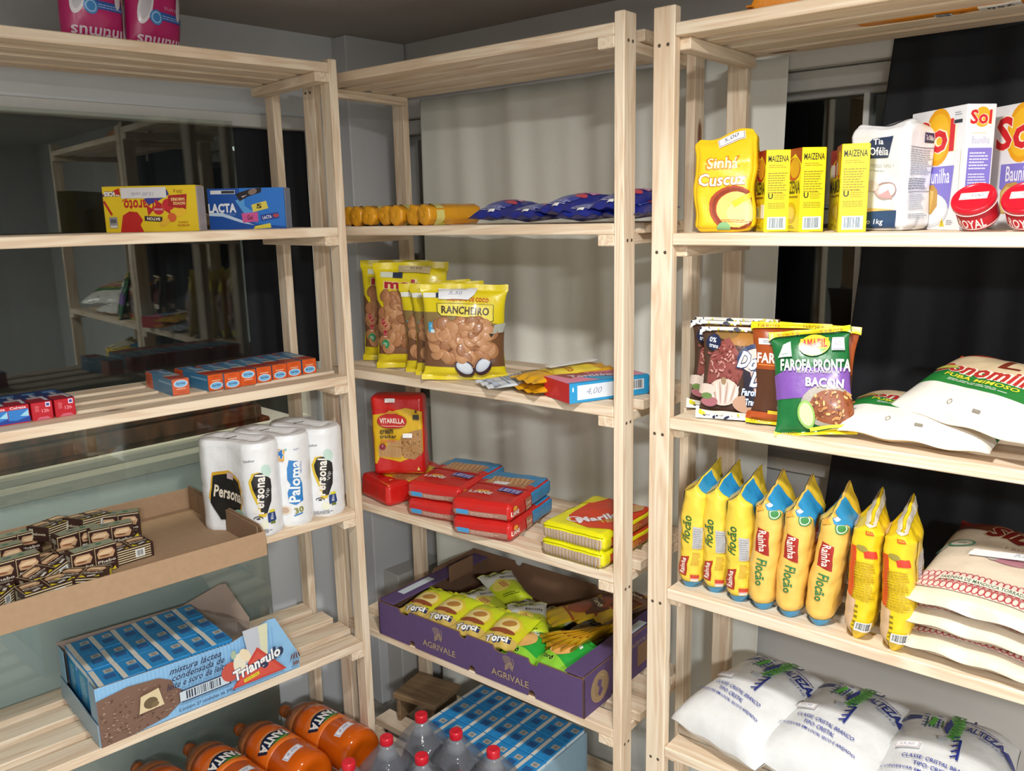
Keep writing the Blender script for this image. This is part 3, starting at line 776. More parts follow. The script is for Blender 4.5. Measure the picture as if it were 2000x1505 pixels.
def farofa(seed, main, bandc, word, full):
    pl = Pillow(.128, .172, .017, .012, sb=.05, st=.06, amp=.003, seed=seed, freq=22)
    r = random.Random(seed)
    def draw(f):
        w, h = f.w, f.h
        if full:
            f.poly([(0, .088), (.03, .098), (.128, .080), (.128, .105), (.03, .112), (0, .10)], '7d52a6'); f.poly([(.0, .06), (.128, .06), (.128, .098), (.03, .105), (0, .095)], '7d52a6')
            f.ell(.088, .046, .046, .034, 'a8a094'); f.ell(.095, .044, .038, .028, '8e4a22')
            for i in range(60):
                a = r.uniform(0, 6.28); q = math.sqrt(r.random()); f.ell(.095+.036*q*math.cos(a), .044+.028*q*math.sin(a), r.uniform(.002, .005), r.uniform(.001, .003), r.choice(('c8884a', '9c5a2a', 'e0b070', '74361a', 'd89a5c')), r.uniform(0, 180), 7)
            f.ell(.052, .034, .014, .022, '8db85a', 10); f.ell(.052, .034, .011, .018, 'cfe0a0', 10)
            f.text('BACON', .085, .083, .062, .015, 'f8f6fc', rot=-5, bold=.06)
            f.text('FAROFA PRONTA', .070, .112, .112, .019, 'f6f8f4', rot=-4, bold=.05); f.text('FEITA COM FARINHA', .075, .101, .07, .004, 'dfe9c8', rot=-4)
            f.ell(.072, .143, .026, .016, 'e9d23c'); f.rect(.072, .146, .046, .016, 'f2b820'); f.text('AMAFIL', .072, .146, .042, .014, 'c8281c', bold=.07); f.poly([(.050, .136), (.094, .136), (.072, .128)], '3f9a3c')
            f.poly([(.010, .128), (.034, .128), (.034, .152), (.020, .148)], 'cfe4cf'); f.rect(.024, .133, .02, .005, 'f0f6f0'); f.lines(.024, .133, .016, .003, 1, '2e7a3e')
            f.rect(.085, .014, .06, .004, 'e8dc3a', 4); f.rect(.080, .008, .06, .005, 'd9cc34', 4)
        else:
            f.rect(.064, .12, .128, .07, 'a04a1c'); f.text('FAROFA', .045, .112, .075, .018, 'f6ece0', bold=.05); f.rect(.05, .100, .08, .002, 'e2843a'); f.rect(.026, .140, .030, .010, 'e9e4dc'); f.lines(.028, .140, .018, .005, 2, '55687c')
            f.rect(.064, .055, .128, .075, '54301e'); f.ell(.09, .05, .034, .028, '8a7c68'); f.ell(.07, .03, .02, .014, 'a9b2b8')
            for i in range(30): f.ell(r.uniform(.06, .12), r.uniform(.025, .075), .004, .002, r.choice(('b09a78', '7a6a52', '93a07a')), r.uniform(0, 180), 7)
            f.rect(.064, .014, .128, .014, 'b5501e'); f.rect(.06, .022, .05, .005, 'e8c72c'); f.text('com', .085, .088, .03, .012, 'f0e8e0', bold=.05)
        f.rect(w/2, .166, w, .012, 'f0d420'); f.rect(w/2, .004, w, .008, 'ecd21e'); f.text('FAROFA' if not full else 'PRONTA', .03, .166, .035, .006, 'a9561c'); f.text('FAROFA', .10, .166, .035, .006, '8a6a14'); f.text('AMAFIL', .024, .0042, .03, .005, '9c7a1c')
        if full: return [lambda o: price(f, o, .110, .142, .019, .020, '5,00', -3, '8c86a0', '70708c')]
    return bag('farofa_packet', pl, main, draw)
b1 = farofa(11, '9a4418', None, '', False); tag(b1, 'rust brown packet with yellow top seam standing just behind the green one', 'packet', 'toasted flour packets')
pose(b1, 'R', .190, .050, deck('R', 3)+.003, 12, -8, 0)
q = dup(b1, 'second rust brown packet, almost wholly covered by the green packet', 'toasted flour packets'); pose(q, 'R', .226, .062, deck('R', 3)+.002, 12, -12, 2)
g1 = farofa(14, '176b34', '', '', True); tag(g1, 'green and purple bacon flavoured packet leaning back at the front of the shelf', 'packet', 'toasted flour packets')
pose(g1, 'R', .252, .024, deck('R', 3)+.001, 16, -16, -7)
def bonomilho(seed, bend):
    def wp(p):
        x, y, z = p
        return Vector((x, y-bend*2.2*x*x, z))
    pl = Pillow(.250, .175, .034, .012, sb=.02, st=.03, narrow=.05, amp=.0035, seed=seed, n=3.2, freq=18, ep=.42, warp=None)
    def draw(f):
        w, h = f.w, f.h
        f.rect(w/2, .028, w, .056, 'e8e4da'); f.poly([(0, .055), (w, .048), (w, .095), (0, .102)], '237a35'); f.poly([(0, .102), (w, .095), (w, .160), (0, .160)], 'dfc9a4')
        f.poly([(w*.6, h), (w, h), (w, .105), (w*.86, .12)], 'd8481c'); f.poly([(.0, h), (.10, h), (.06, .15), (0, .148)], 'd8481c'); f.text('L', .128, .128, .034, .030, '7a2e1c', bold=.04)
        f.text('Bonomilho', .118, .094, .190, .030, 'b8322e', bold=.06, out='f6ead8', ow=.045, rot=-2)
        f.text('FUBÁ MIMOSO', .115, .072, .125, .010, 'dcd83c', bold=.04, rot=-2); f.lines(.12, .061, .11, .006, 2, 'd6e4d0', -2); f.text('500g', .225, .068, .02, .008, 'e8e8dc'); f.poly([(.205, .056), (.225, .056), (.215, .066)], 'e8d83a'); f.ell(.035, .096, .022, .007, 'c9c85a', -4)
        f.ring(.10, .022, .004, .004, .001, '9a8f80'); f.rect(.15, .016, .012, .004, '8c8478')
    mb = MB(); pl.mesh(mb, film('e9dfc8'), 30, 26, film('d9b88a')); draw(pl.face(mb))
    return mb.obj('cornmeal_sack')
bo = bonomilho(3, 0); tag(bo, 'flat green and white cornmeal pack lying on the shelf under the other one', 'pack', 'green and white cornmeal packs')
pose(bo, 'R', .378, .018, deck('R', 3)+.014, -6, -82, 0)
q = dup(bo, 'cornmeal pack resting on top of the lower one, cut by the picture edge', 'green and white cornmeal packs')
pose(q, 'R', .455, .022, deck('R', 3)+.046, -20, -68, 6)

# ================================================================ shelf 4: standing corn flake flour bags
def flocao(seed, style):
    w, dp, h = .050, .105, .232
    off = Vector((seed*3.7, seed*1.9, seed))
    def wp(p):
        x, y, z = p; v = z/h
        cx = (1-abs(2*y/dp)**4)
        t = min(max((v-.80)/.20, 0), 1); b = min(max((.10-v)/.10, 0), 1)
        sx = (1-.94*t**.8)*(1-.55*b)*(.92+.12*math.sin(v*PI))
        rx = x*sx; ry = y*(1-.10*(1-t)*(abs(2*x/w))**3)*(1-.30*b)
        rr = 1-.16*(abs(2*x/w)*abs(2*y/dp))**2
        rx *= rr; ry *= rr
        zz = z-.030*t*(1-(y/dp+.5))+.012*b*0
        q = Vector((rx, ry, zz)); n = noise.noise_vector((q+off)*30)*.0028+noise.noise_vector((q+off)*75)*.0014
        if v < .015: n.z = 0
        return q+n+Vector((.004*math.sin(v*5+seed), 0, 0))
    mb = MB(); body = {'A': 'f0cf45', 'B': 'f0c25e', 'C': 'eecb20'}[style]
    mb.gbox(w, dp, h, film(body), wp, (16, 28, 64), True, -w/2, -dp/2, 0)
    F = box_faces(mb, w, dp, h, film, wp, .0045, .0008); f, r, l = F['front'], F['right'], F['left']
    if style in 'AB':
        for s_, W in ((f, w), (r, dp), (l, dp)):
            s_.rect(W/2, .008, W, .017, '2f93c8')
        for s_ in (r, l):
            s_.poly([(0, .20), (.02, .165), (.05, .185), (dp, .150), (dp, h), (0, h)], '2f8fc2'); s_.poly([(dp*.55, h), (dp*.7, .17), (dp, .18), (dp, h)], 'ecc53a'); s_.rect(dp*.5, .15, .05, .026, 'a4261e', 12)
            s_.text('Rainha', dp*.5, .15, .044, .016, 'f6ece0', 12, bold=.03); s_.ell(dp*.5, .09, .03, .03, 'e6a83c'); s_.ell(dp*.5, .09, .02, .02, 'f4da84')
        if style == 'A':
            f.text('Flocão', .020, .118, .050, .016, '2f6a36', 86, bold=.03, shear=.2); f.poly([(.006, .03), (.026, .028), (.028, .068), (.010, .062)], 'a8321e'); f.text('Rainha', .017, .048, .030, .011, 'f8ece0', 86, bold=.03)
            f.rect(.040, .105, .016, .040, 'b9b8b8', 0); f.lines(.040, .105, .013, .036, 10, '8f8f96', 0, seed); f.lines(.040, .065, .014, .026, 7, 'c39a2c', 0, seed+3); f.rect(.041, .028, .014, .009, 'c8402a'); f.rect(.041, .022, .014, .006, 'e6e3da')
        else:
            f.poly([(.012, .112), (.036, .108), (.034, .150), (.014, .156)], 'a8281e'); f.text('Rainha', .024, .132, .038, .013, 'f8ece0', -86, bold=.03); f.text('Flocão', .026, .076, .050, .016, '2f7a46', -86, bold=.03, shear=.2)
            f.ell(.040, .182, .010, .010, '3d8a4a'); f.ring(.040, .182, .008, .008, .0015, 'e6f0d8'); f.rect(.040, .205, .022, .03, '2f8fc2'); f.rect(.012, .195, .02, .02, 'e8a93a', 30)
    else:
        f.rect(.006, .11, .014, .10, 'd9511c'); f.poly([(0, 0), (.014, .01), (.018, .07), (0, .08)], 'd8b48c'); f.rect(.028, .190, .012, .012, 'd9531c', 8); f.text('Bi', .028, .190, .008, .008, 'f2c93a', 8)
        f.rect(.033, .152, .018, .014, 'cf3a22', 6); f.ell(.022, .160, .008, .005, '9a8c3c'); f.lines(.028, .105, .034, .066, 16, 'b59a18', 0, seed); f.lines(.020, .045, .006, .04, 5, '7a6a10', 0, seed+1)
        for s_ in (r, l):
            s_.rect(dp*.5, .12, .07, .14, 'd9b79a' if s_ is l else 'e6c22a'); s_.rect(dp*.5, .13, .045, .06, 'd9d4d4'); s_.lines(dp*.5, .13, .04, .055, 12, '8d8a90', 0, seed)
        for s_, W in ((f, w), (r, dp), (l, dp)): s_.rect(W/2, h-.008, W, .016, 'd9d2c0')
        f.barcode(.034, .030, .026, .016)
    o = mb.obj('corn_flour_bag')
    if style == 'B': 
        q = MB(); g = f.on(q); g.rect(.040, .212, .014, .014, 'e9eef2', 20); q.obj('price_sticker', o)
    return o
fa = flocao(1, 'A'); tag(fa, 'yellow and blue corn flake bag at the left end, slumped against the post', 'bag', 'corn flake flour bags')
pose(fa, 'R', .022, .070, deck('R', 4), 2, 0, 6)
for a, d, y, rl, lb in ((.070, .075, 2, 3, 'second yellow and blue corn flake bag from the left end'), (.120, .066, 2, 2, 'third yellow and blue corn flake bag from the left end')):
    pose(dup(fa, lb, 'corn flake flour bags'), 'R', a, d, deck('R', 4), y, 0, rl)
fb = flocao(4, 'B'); tag(fb, 'orange yellow corn flake bag with downward writing, leftmost of three alike', 'bag', 'corn flake flour bags')
pose(fb, 'R', .172, .062, deck('R', 4), 4, 0, 0)
for a, d, y, rl, lb in ((.220, .062, 4, 1, 'orange yellow corn flake bag with downward writing, middle of three alike'), (.270, .062, 4, 4, 'orange yellow corn flake bag with downward writing, beside the plain yellow bags')):
    pose(dup(fb, lb, 'corn flake flour bags'), 'R', a, d, deck('R', 4), y, 0, rl)
fc = flocao(7, 'C'); tag(fc, 'bright yellow flour bag with clear top seam, next to the corn flake bags', 'bag', 'bright yellow flour bags')
pose(fc, 'R', .326, .056, deck('R', 4), 8, 0, 5)
pose(dup(fc, 'bright yellow flour bag nearest the stacked beige sacks', 'bright yellow flour bags'), 'R', .386, .050, deck('R', 4), 6, 0, 2)
def sirio(seed):
    pl = Pillow(.215, .270, .026, .018, sb=.02, st=.03, narrow=.04, amp=.004, seed=seed, n=3.6, freq=16, ep=.32)
    def draw(f):
        w, h = f.w, f.h
        f.rect(w/2, .245, w, .052, '6e3b26'); f.poly([(.0, .27), (.05, .27), (.04, .235), (0, .24)], '8e2c20'); f.text('FARINHA DE MANDIOCA', .12, .262, .10, .006, 'd8c6a8')
        f.text('Sírio', .108, .222, .110, .040, '7a2018', bold=.07, shear=.25, out='d8bd98', ow=.04); f.poly([(.085, .205), (.15, .203), (.11, .188)], '7a2018')
        f.text('1 KG', .11, .172, .026, .010, 'c9a99c'); f.ell(.115, .130, .030, .014, 'b8808a'); f.ell(.090, .136, .010, .017, 'b9a9a0'); f.ell(.142, .128, .010, .009, '4c8a5e'); f.ell(.128, .146, .011, .009, 'd9b9a8')
        f.ell(.032, .162, .020, .012, '5a9a78', 15); f.ell(.032, .162, .016, .009, 'e6dccb', 15); f.text('0g', .032, .162, .012, .007, '5a9a78', 15); f.lines(.012, .15, .05, .006, 1, '5f9a7c', 75); f.text('TIPO 1', .16, .10, .03, .008, 'c9b9a8')
        f.rect(w/2, .046, w, .044, 'e6cfc2')
        for i in range(24):
            for j in range(3): f.ring(.004+i*.009+(j % 2)*.0045, .032+j*.014, .0052, .0078, .0013, 'b5303c', n=8)
        f.rect(.10, .048, .125, .012, 'ecdccb'); f.text('FARINHA DE MANDIOCA TORRADA', .10, .048, .118, .008, '2f5f4a', bold=.03); f.text('Sírio', .182, .050, .040, .018, '8a5a2e', bold=.06, shear=.25, out='f0e2cc')
    mb = MB(); pl.mesh(mb, film('dfcfb8'), 26, 30); draw(pl.face(mb))
    return mb.obj('cassava_flour_sack')
si = sirio(2); tag(si, 'beige cassava flour sack with red chain border, topmost of the stack', 'sack', 'cassava flour sacks')
pose(si, 'R', .508, -.010, deck('R', 4)+.098, -6, -80, 0)
st = MB(); g = Face(st, .12, .03, lambda x, y, off: Vector((x-.05, -.031-.004*math.sin(x*20), .115+y+x*.22)), card); g.rect(.06, .012, .115, .020, 'eef0f2'); g.text('7,50', .07, .012, .025, .009, '9aa3b5', shear=.3); g.rect(.0, .012, .02, .014, 'eef0f2', 25)
o = st.obj('price_strip', si)
o.data.transform(Matrix.Translation((0, 0, 0)))
for z, a, lb in ((.062, .498, 'beige cassava flour sack in the middle of the stack'), (.021, .500, 'beige cassava flour sack at the bottom of the stack')):
    c = dup(si, lb, 'cassava flour sacks')
    for ch in list(c.children): bpy.data.objects.remove(ch)
    pose(c, 'R', a, -.004, deck('R', 4)+z, -4, -88, 0)

# ================================================================ shelf 5: sugar sacks
def sugar():
    pl = Pillow(.200, .275, .066, .040, sb=.004, st=.01, narrow=.0, amp=.005, seed=6, n=3.0, freq=12, ep=.34, low=.0)
    SUG = paint('dfe0df', .3, 'film')
    def draw(f):
        B, G = '1f2f86', '58b83a'
        cx = .10
        f.poly([(.012, .196), (.050, .205), (.050, .219), (.030, .221)], B)
        for i in range(6): f.rect(.060+i*.006, .196+i*.0012, .002, .040-i*.003, B if i % 2 else '2f7a3c', 0)
        for i in range(5): f.rect(.058, .182+i*.010, .008, .003, B); f.rect(.078, .180+i*.011, .007, .003, B)
        f.rect(.068, .200, .004, .036, G, -8); f.rect(.072, .198, .004, .034, G, -8)
        for i in range(9): f.rect(.106, .160+i*.012, .030-.002*abs(i-4), .0045, G, 35); f.rect(.106, .164+i*.012, .030-.002*abs(i-4), .0045, G, -35)
        f.rect(.106, .205, .004, .110, '3f9a34'); f.poly([(.094, .225), (.088, .182), (.096, .160), (.100, .205)], B)
        f.rect(.124, .228, .016, .004, B); f.rect(.131, .235, .004, .016, B)
        f.text('ALTEZA', .150, .197, .060, .021, B, -9, bold=.05); f.poly([(.184, .196), (.200, .176), (.190, .172), (.174, .185)], B)
        f.lines(.160, .212, .060, .005, 1, '7a6aa8', -14); f.text('PESO 5 KG', .160, .178, .035, .006, '4c58a4', -9)
        for i in range(5): f.rect(.112, .112+i*.012, .012, .003, B, 40)
        f.rect(.118, .130, .004, .050, B); f.rect(.092, .145, .014, .010, 'b9bec4', 12)
        f.text('CLASSE: CRISTAL BRANCO', .095, .088, .110, .008, '3244a2', -6, bold=.02); f.text('TIPO: CRISTAL', .090, .074, .062, .008, '3244a2', -6, bold=.02); f.text('CONSERVAR EM LOCAL SECO E AREJADO', .090, .060, .150, .007, '3244a2', -6, bold=.02)
        return [lambda o: price(f, o, .045, .118, .036, .015, '15,50', -3, 'b58aa8', '9a9ac0')]
    mb = MB(); pl.mesh(mb, SUG, 28, 30); k = draw(pl.face(mb))
    o = mb.obj('sugar_sack'); [q(o) for q in k]; return o
sg = sugar(); tag(sg, 'big white sugar sack with blue and green print at the left end of the shelf', 'sack', 'sugar sacks')
pose(sg, 'R', .092, .012, deck('R', 5)+.040, -14, -84)
pose(dup(sg, 'big white sugar sack in the middle of the three', 'sugar sacks'), 'R', .268, .004, deck('R', 5)+.040, -8, -84)
pose(dup(sg, 'big white sugar sack nearest the right edge of the picture', 'sugar sacks'), 'R', .468, .004, deck('R', 5)+.040, 4, -84)

# ================================================================ LEFT UNIT
# ---- top: pink packs
def pinkpack(seed):
    pl = Pillow(.118, .165, .032, .026, sb=.02, st=.03, narrow=.06, amp=.003, seed=seed, n=3, ep=.36)
    def draw(f):
        w, h = f.w, f.h
        f.text('Intimus', .06, .016, .095, .019, 'f0dbe8', 180, bold=.03)
        f.rect(.078, .062, .062, .014, '2f5cae'); f.lines(.085, .061, .05, .008, 2, '9fc0ee'); f.text('SUAVE', .082, .078, .035, .006, 'e8a8c8')
        f.ell(.028, .080, .013, .038, 'e9e4ea', -14); f.ell(.028, .080, .009, .030, 'c9c6cf', -14); f.ell(.046, .058, .013, .013, '3e8ad0'); f.ring(.046, .058, .010, .010, .002, 'a8d4f4')
        f.ell(.100, .085, .007, .026, 'ded8e2', -8); f.rect(.112, .07, .006, .12, 'e3d3de')
    return bag('pink_sanitary_pack', pl, 'c2246e', draw)
pp = pinkpack(3); tag(pp, 'pink pads pack on top of the left unit, the left one of two', 'pack', 'pink pads packs')
pose(pp, 'L', -.446, .075, deck('L', 1), 6, 0, 0)
pose(dup(pp, 'pink pads pack on top of the left unit, the right one of two', 'pink pads packs'), 'L', -.330, .095, deck('L', 1), 14, 2, 1)

# ---- shelf 2: chocolate boxes
def garoto(F):
    f, r = F['front'], F['right']; Rr = 'b9201c'
    f.text('Garoto', .073, .053, .062, .024, Rr, 180, bold=.05, shear=.1); f.ring(.072, .057, .036, .014, .002, Rr, 20, 160)
    f.poly([(.030, 0), (.078, 0), (.072, .014), (.078, .024), (.068, .040), (.052, .042), (.038, .034), (.034, .018)], Rr); f.poly([(.0, .062), (.004, .064), (.018, .036), (.014, .034)], Rr)
    f.text('SLICES', .020, .077, .032, .009, 'f3f0e8', 180, bold=.08, out='4a2a60', ow=.1); f.poly([(.024, .084), (.036, .088), (.036, .074), (.028, .076)], 'b9201c')
    f.poly([(.084, .066), (.10, .070), (.132, .084), (.136, .074), (.110, .060), (.092, .054)], '3a3a8e')
    for cx, cy, s in ((.112, .044, 1), (.133, .054, 1.15)):
        f.ell(cx, cy, .011*s, .010*s, 'c42430'); f.poly([(cx-.010*s, cy), (cx-.024*s, cy+.010*s), (cx-.022*s, cy-.012*s)], 'b41c28'); f.poly([(cx+.010*s, cy), (cx+.022*s, cy+.010*s), (cx+.024*s, cy-.010*s)], 'b41c28')
    f.text('Serenata', .112, .044, .018, .005, 'f3dcd8', 180)
    f.poly([(.132, .050), (.168, .044), (.172, .074), (.134, .072)], 'a81c1c'); f.text('NOVOS', .155, .056, .024, .006, 'f2dc8c', 180, bold=.04); f.text('SABORES', .153, .064, .028, .006, 'f2dc8c', 180, bold=.04)
    f.rect(.100, .026, .036, .010, '3a2a26', -4); f.text('BATON', .100, .026, .026, .006, 'eee6dc', 176, bold=.04)
    f.ell(.138, .028, .009, .009, 'd2602a'); f.ell(.156, .038, .012, .008, 'e8b82a', 20); f.ell(.122, .018, .012, .006, 'e0b030', 30)
    f.rect(.018, .020, .016, .022, '8f8f92'); f.rect(.018, .012, .014, .004, 'd9d6cc'); f.rect(.018, .023, .012, .008, '5b5c60')
    f.text('250 g', .155, .080, .018, .008, '8a5a1a', 180); f.text('BOMBONS', .160, .012, .024, .004, 'a8321c', 180); f.text('CAIXA', .160, .018, .020, .004, 'a8321c', 180)
    def st(o):
        q = MB(); g = f.on(q); g.rect(.085, .078, .092, .021, 'd9d6d8'); g.text('15,00 cada', .083, .076, .045, .008, '8d8aa0', 180, shear=.3); q.obj('price_sticker', o)
        q = MB(); q.rbox(.0955, .0975, -.0210, .0210, .0005, .0905, clearish('plastic_wrap_side', 'c9c2c6', .55), .0006); q.obj('plastic_wrap', o)
    return [st]
cg = carton('chocolate_box', .190, .042, .092, 'e2c21c', garoto)
tag(cg, 'yellow chocolate box standing upside down on the upper left shelf', 'box', 'chocolate boxes')
pose(cg, 'L', -.340, .150, deck('L', 2), -42.5)
def lacta(F):
    f = F['front']; Bm = '1c62c0'
    f.poly([(0, 0), (.168, 0), (.168, .088), (0, .088)], '1a52a8')
    f.poly([(.070, .088), (.168, .088), (.168, .004), (.10, .012), (.076, .044)], '2a78d2'); f.poly([(.060, .062), (.080, .066), (.080, .050), (.10, .036), (.10, .022), (.076, .036)], '5aa4e6')
    f.poly([(0, .030), (.03, .028), (.07, .014), (.10, .008), (.07, .020), (.03, .036), (0, .036)], 'c9dff4')
    f.text('LACTA', .030, .046, .062, .020, 'f1f4fa', bold=.08); f.text('FAVORITOS', .046, .032, .024, .004, '8fb4e4'); f.rect(.034, .080, .054, .008, 'e6e9ee'); f.rect(.040, .080, .018, .006, '30343e'); f.rect(.053, .080, .014, .006, '30343e')
    f.poly([(.062, .076), (.096, .086), (.120, .088), (.118, .078), (.090, .070), (.070, .060)], '241c20'); f.ell(.100, .080, .010, .006, '8a7468', 20); f.poly([(.074, .070), (.088, .074), (.078, .068)], 'c9c4c4')
    f.poly([(.095, .052), (.128, .060), (.132, .044), (.098, .036)], 'e3d258', ); f.text('5', .112, .049, .012, .010, '3a3014', bold=.06)
    f.poly([(.072, .034), (.108, .036), (.108, .016), (.074, .014)], 'd95a9c'); f.text('Gol', .090, .025, .012, .010, '3c2418', bold=.04)
    f.rect(.134, .026, .040, .013, '2b3f94', 8); f.text('LACTA', .128, .025, .020, .007, 'eef2fa', 8, bold=.05); f.ell(.148, .028, .007, .004, 'b4454e')
    f.poly([(.096, .0), (.136, .002), (.134, .012), (.100, .006)], 'e6d84a')
    def st(o):
        q = MB(); q.rbox(.0845, .0865, -.0210, .0210, .0005, .0875, clearish('plastic_wrap_clear', 'aab6c6', .4), .0006); q.obj('plastic_wrap', o)
    return [st]
cl = carton('chocolate_box', .168, .042, .088, '1c56b0', lacta)
tag(cl, 'blue chocolate box standing beside the yellow one, pictures of wrapped sweets', 'box', 'chocolate boxes')
pose(cl, 'L', -.134, .146, deck('L', 2), -43.5)

# ---- shelf 3: toothpaste cartons, ends to the front
def tooth_red(F, style):
    f, t, r = F['front'], F['top'], F['right']
    if style:
        f.rect(.018, .014, .033, .024, '2d7fd0'); f.poly([(0, .002), (.036, .002), (.036, .012), (.014, .006), (0, .008)], '20409c'); f.poly([(.020, .014), (.034, .024), (.034, .012)], '9fd8f0'); f.text('Colgate', .018, .029, .026, .006, 'f3dfe4', bold=.05)
    else:
        f.rect(.028, .028, .008, .009, 'e6dcee'); f.rect(.028, .028, .005, .005, '4a4a9a'); f.lines(.010, .022, .008, .012, 5, 'f08a94'); f.text('12h', .023, .017, .012, .006, 'f2a0a8', bold=.03)
        f.poly([(.006, .001), (.032, .001), (.026, .006), (.012, .006)], 'd2647a')
    t.rect(.018, .060, .036, .12, '20386e'); t.poly([(0, 0), (.036, 0), (.030, .03), (.012, .045), (0, .04)], 'a02434'); t.rect(.02, .048, .028, .018, 'b9a4a8'); t.text('Colgate', .020, .07, .044, .012, 'd8dfe9', 90, bold=.03); t.rect(.02, .095, .022, .016, '5d88b8'); t.rect(.03, .03, .006, .04, 'c9ccd4')
    r.rect(.06, .006, .12, .006, '8a1e2c')
tr = [carton('toothpaste_box', .036, .120, .034, 'c01a2c', lambda F, s=s: tooth_red(F, s)) for s in (1, 0)]
lb = ['red toothpaste box cut by the left edge of the picture', 'red toothpaste box with blue end picture, second in the row', 'red toothpaste box with plain end, third in the row', 'red toothpaste box with plain end at the right of its row']
for i, a in enumerate((-.692, -.655, -.618, -.581)):
    s = 0 if i < 2 else 1
    o = tr[s] if i in (0, 2) else dup(tr[s])
    tag(o, lb[i], 'box', 'red toothpaste boxes'); pose(o, 'L', a, .052+.060, deck('L', 3), (2, -1, 1, 3)[i])
def tooth_or(F, style):
    f, t, l, r = F['front'], F['top'], F['left'], F['right']
    y = .010 if style == 0 else .024
    f.ell(.018, y, .0145, .008, 'e9eff6'); f.ell(.018, y, .0130, .0068, '7fc0ea'); f.text('Sorriso', .018, y+.001, .019, .005, '26488c', bold=.05, shear=.1); f.rect(.018, (.021 if style == 0 else .013), .020, .0016, 'f3c8ac'); f.text('TRIPLA', .018, (.029 if style == 0 else .006), .016, .003, 'a93c14')
    t.rect(.018, .095, .036, .10, '5487ac'); t.rect(.018, .125, .036, .03, '3c74a0'); t.text('Sorriso', .020, .105, .05, .014, 'c2d6e4', 90, bold=.03); t.poly([(0, .02), (.036, .01), (.036, .040), (0, .05)], 'b03a2a'); t.poly([(.006, .05), (.034, .044), (.034, .062), (.004, .064)], 'c9bca6'); t.rect(.018, .004, .036, .006, '8a8678'); t.rect(.03, .072, .004, .05, 'b6c2c8')
    l.rect(.095, .017, .11, .034, '3f83ae'); l.lines(.02, .017, .03, .024, 5, 'a03a1c'); l.rect(.11, .024, .07, .004, '8bb8d4')
    r.rect(.06, .017, .10, .034, '3f83ae')
to = [carton('toothpaste_box', .036, .150, .034, 'dc5a1e', lambda F, s=s: tooth_or(F, s)) for s in (0, 1)]
w = MB(); w.rbox(-.0188, .0188, -.0755, .0755, .0, .0352, clearish('clear_wrap', 'dfe9f0', .05), .001)
labs = ['orange and blue toothpaste box set apart at the left end of its row', 'orange toothpaste box with its dark left side showing, after the gap', 'orange toothpaste box, third from the left end of its row', 'orange toothpaste box with its oval badge at the top, mid row',
        'orange toothpaste box right after the one with the high badge', 'orange toothpaste box, third from the right end of its row', 'orange toothpaste box, second from the right end of its row', 'orange toothpaste box at the right end of its row by the post']
used = set()
for i, (a, d, s, yw) in enumerate(((-.349, .080, 1, 0), (-.283, .073, 0, 5), (-.243, .066, 0, 0), (-.204, .070, 1, -1), (-.164, .078, 0, 0), (-.125, .083, 0, 1), (-.085, .088, 0, 0), (-.043, .094, 0, 0))):
    if s in used: o = dup(to[s])
    else: o = to[s]; used.add(s)
    tag(o, labs[i], 'box', 'orange toothpaste boxes'); pose(o, 'L', a, d+.075, deck('L', 3), yw)
w.obj('plastic_wrap', to[1])

# ---- shelf 4: cardboard tray with soap boxes, kitchen rolls
CB = paint('a88a6c', .8, 'board'); CBd = paint('977a5e', .8, 'board')
tray = empty('cardboard_tray', WP('L', 0, 0, deck('L', 4)), UN['L'][2]); tag(tray, 'shallow brown cardboard tray holding small soap boxes', 'tray')
x0, x1, y0, y1, hh = -.84, -.276, -.100, .296, .052
m = MB(); m.rbox(x0, x1, y0, y1, .0005, .004, CB, .0005); m.obj('tray_floor', tray)
m = MB(); m.rbox(x0, x1, y0-.003, y0, .0, hh, CB, .0006); m.obj('tray_wall', tray)
m = MB(); m.rbox(x0, x1, y1, y1+.003, .0, hh, CB, .0006); m.obj('tray_wall', tray)
m = MB(); m.rbox(x0-.003, x0, y0, y1, .0, hh, CB, .0006); m.obj('tray_wall', tray)
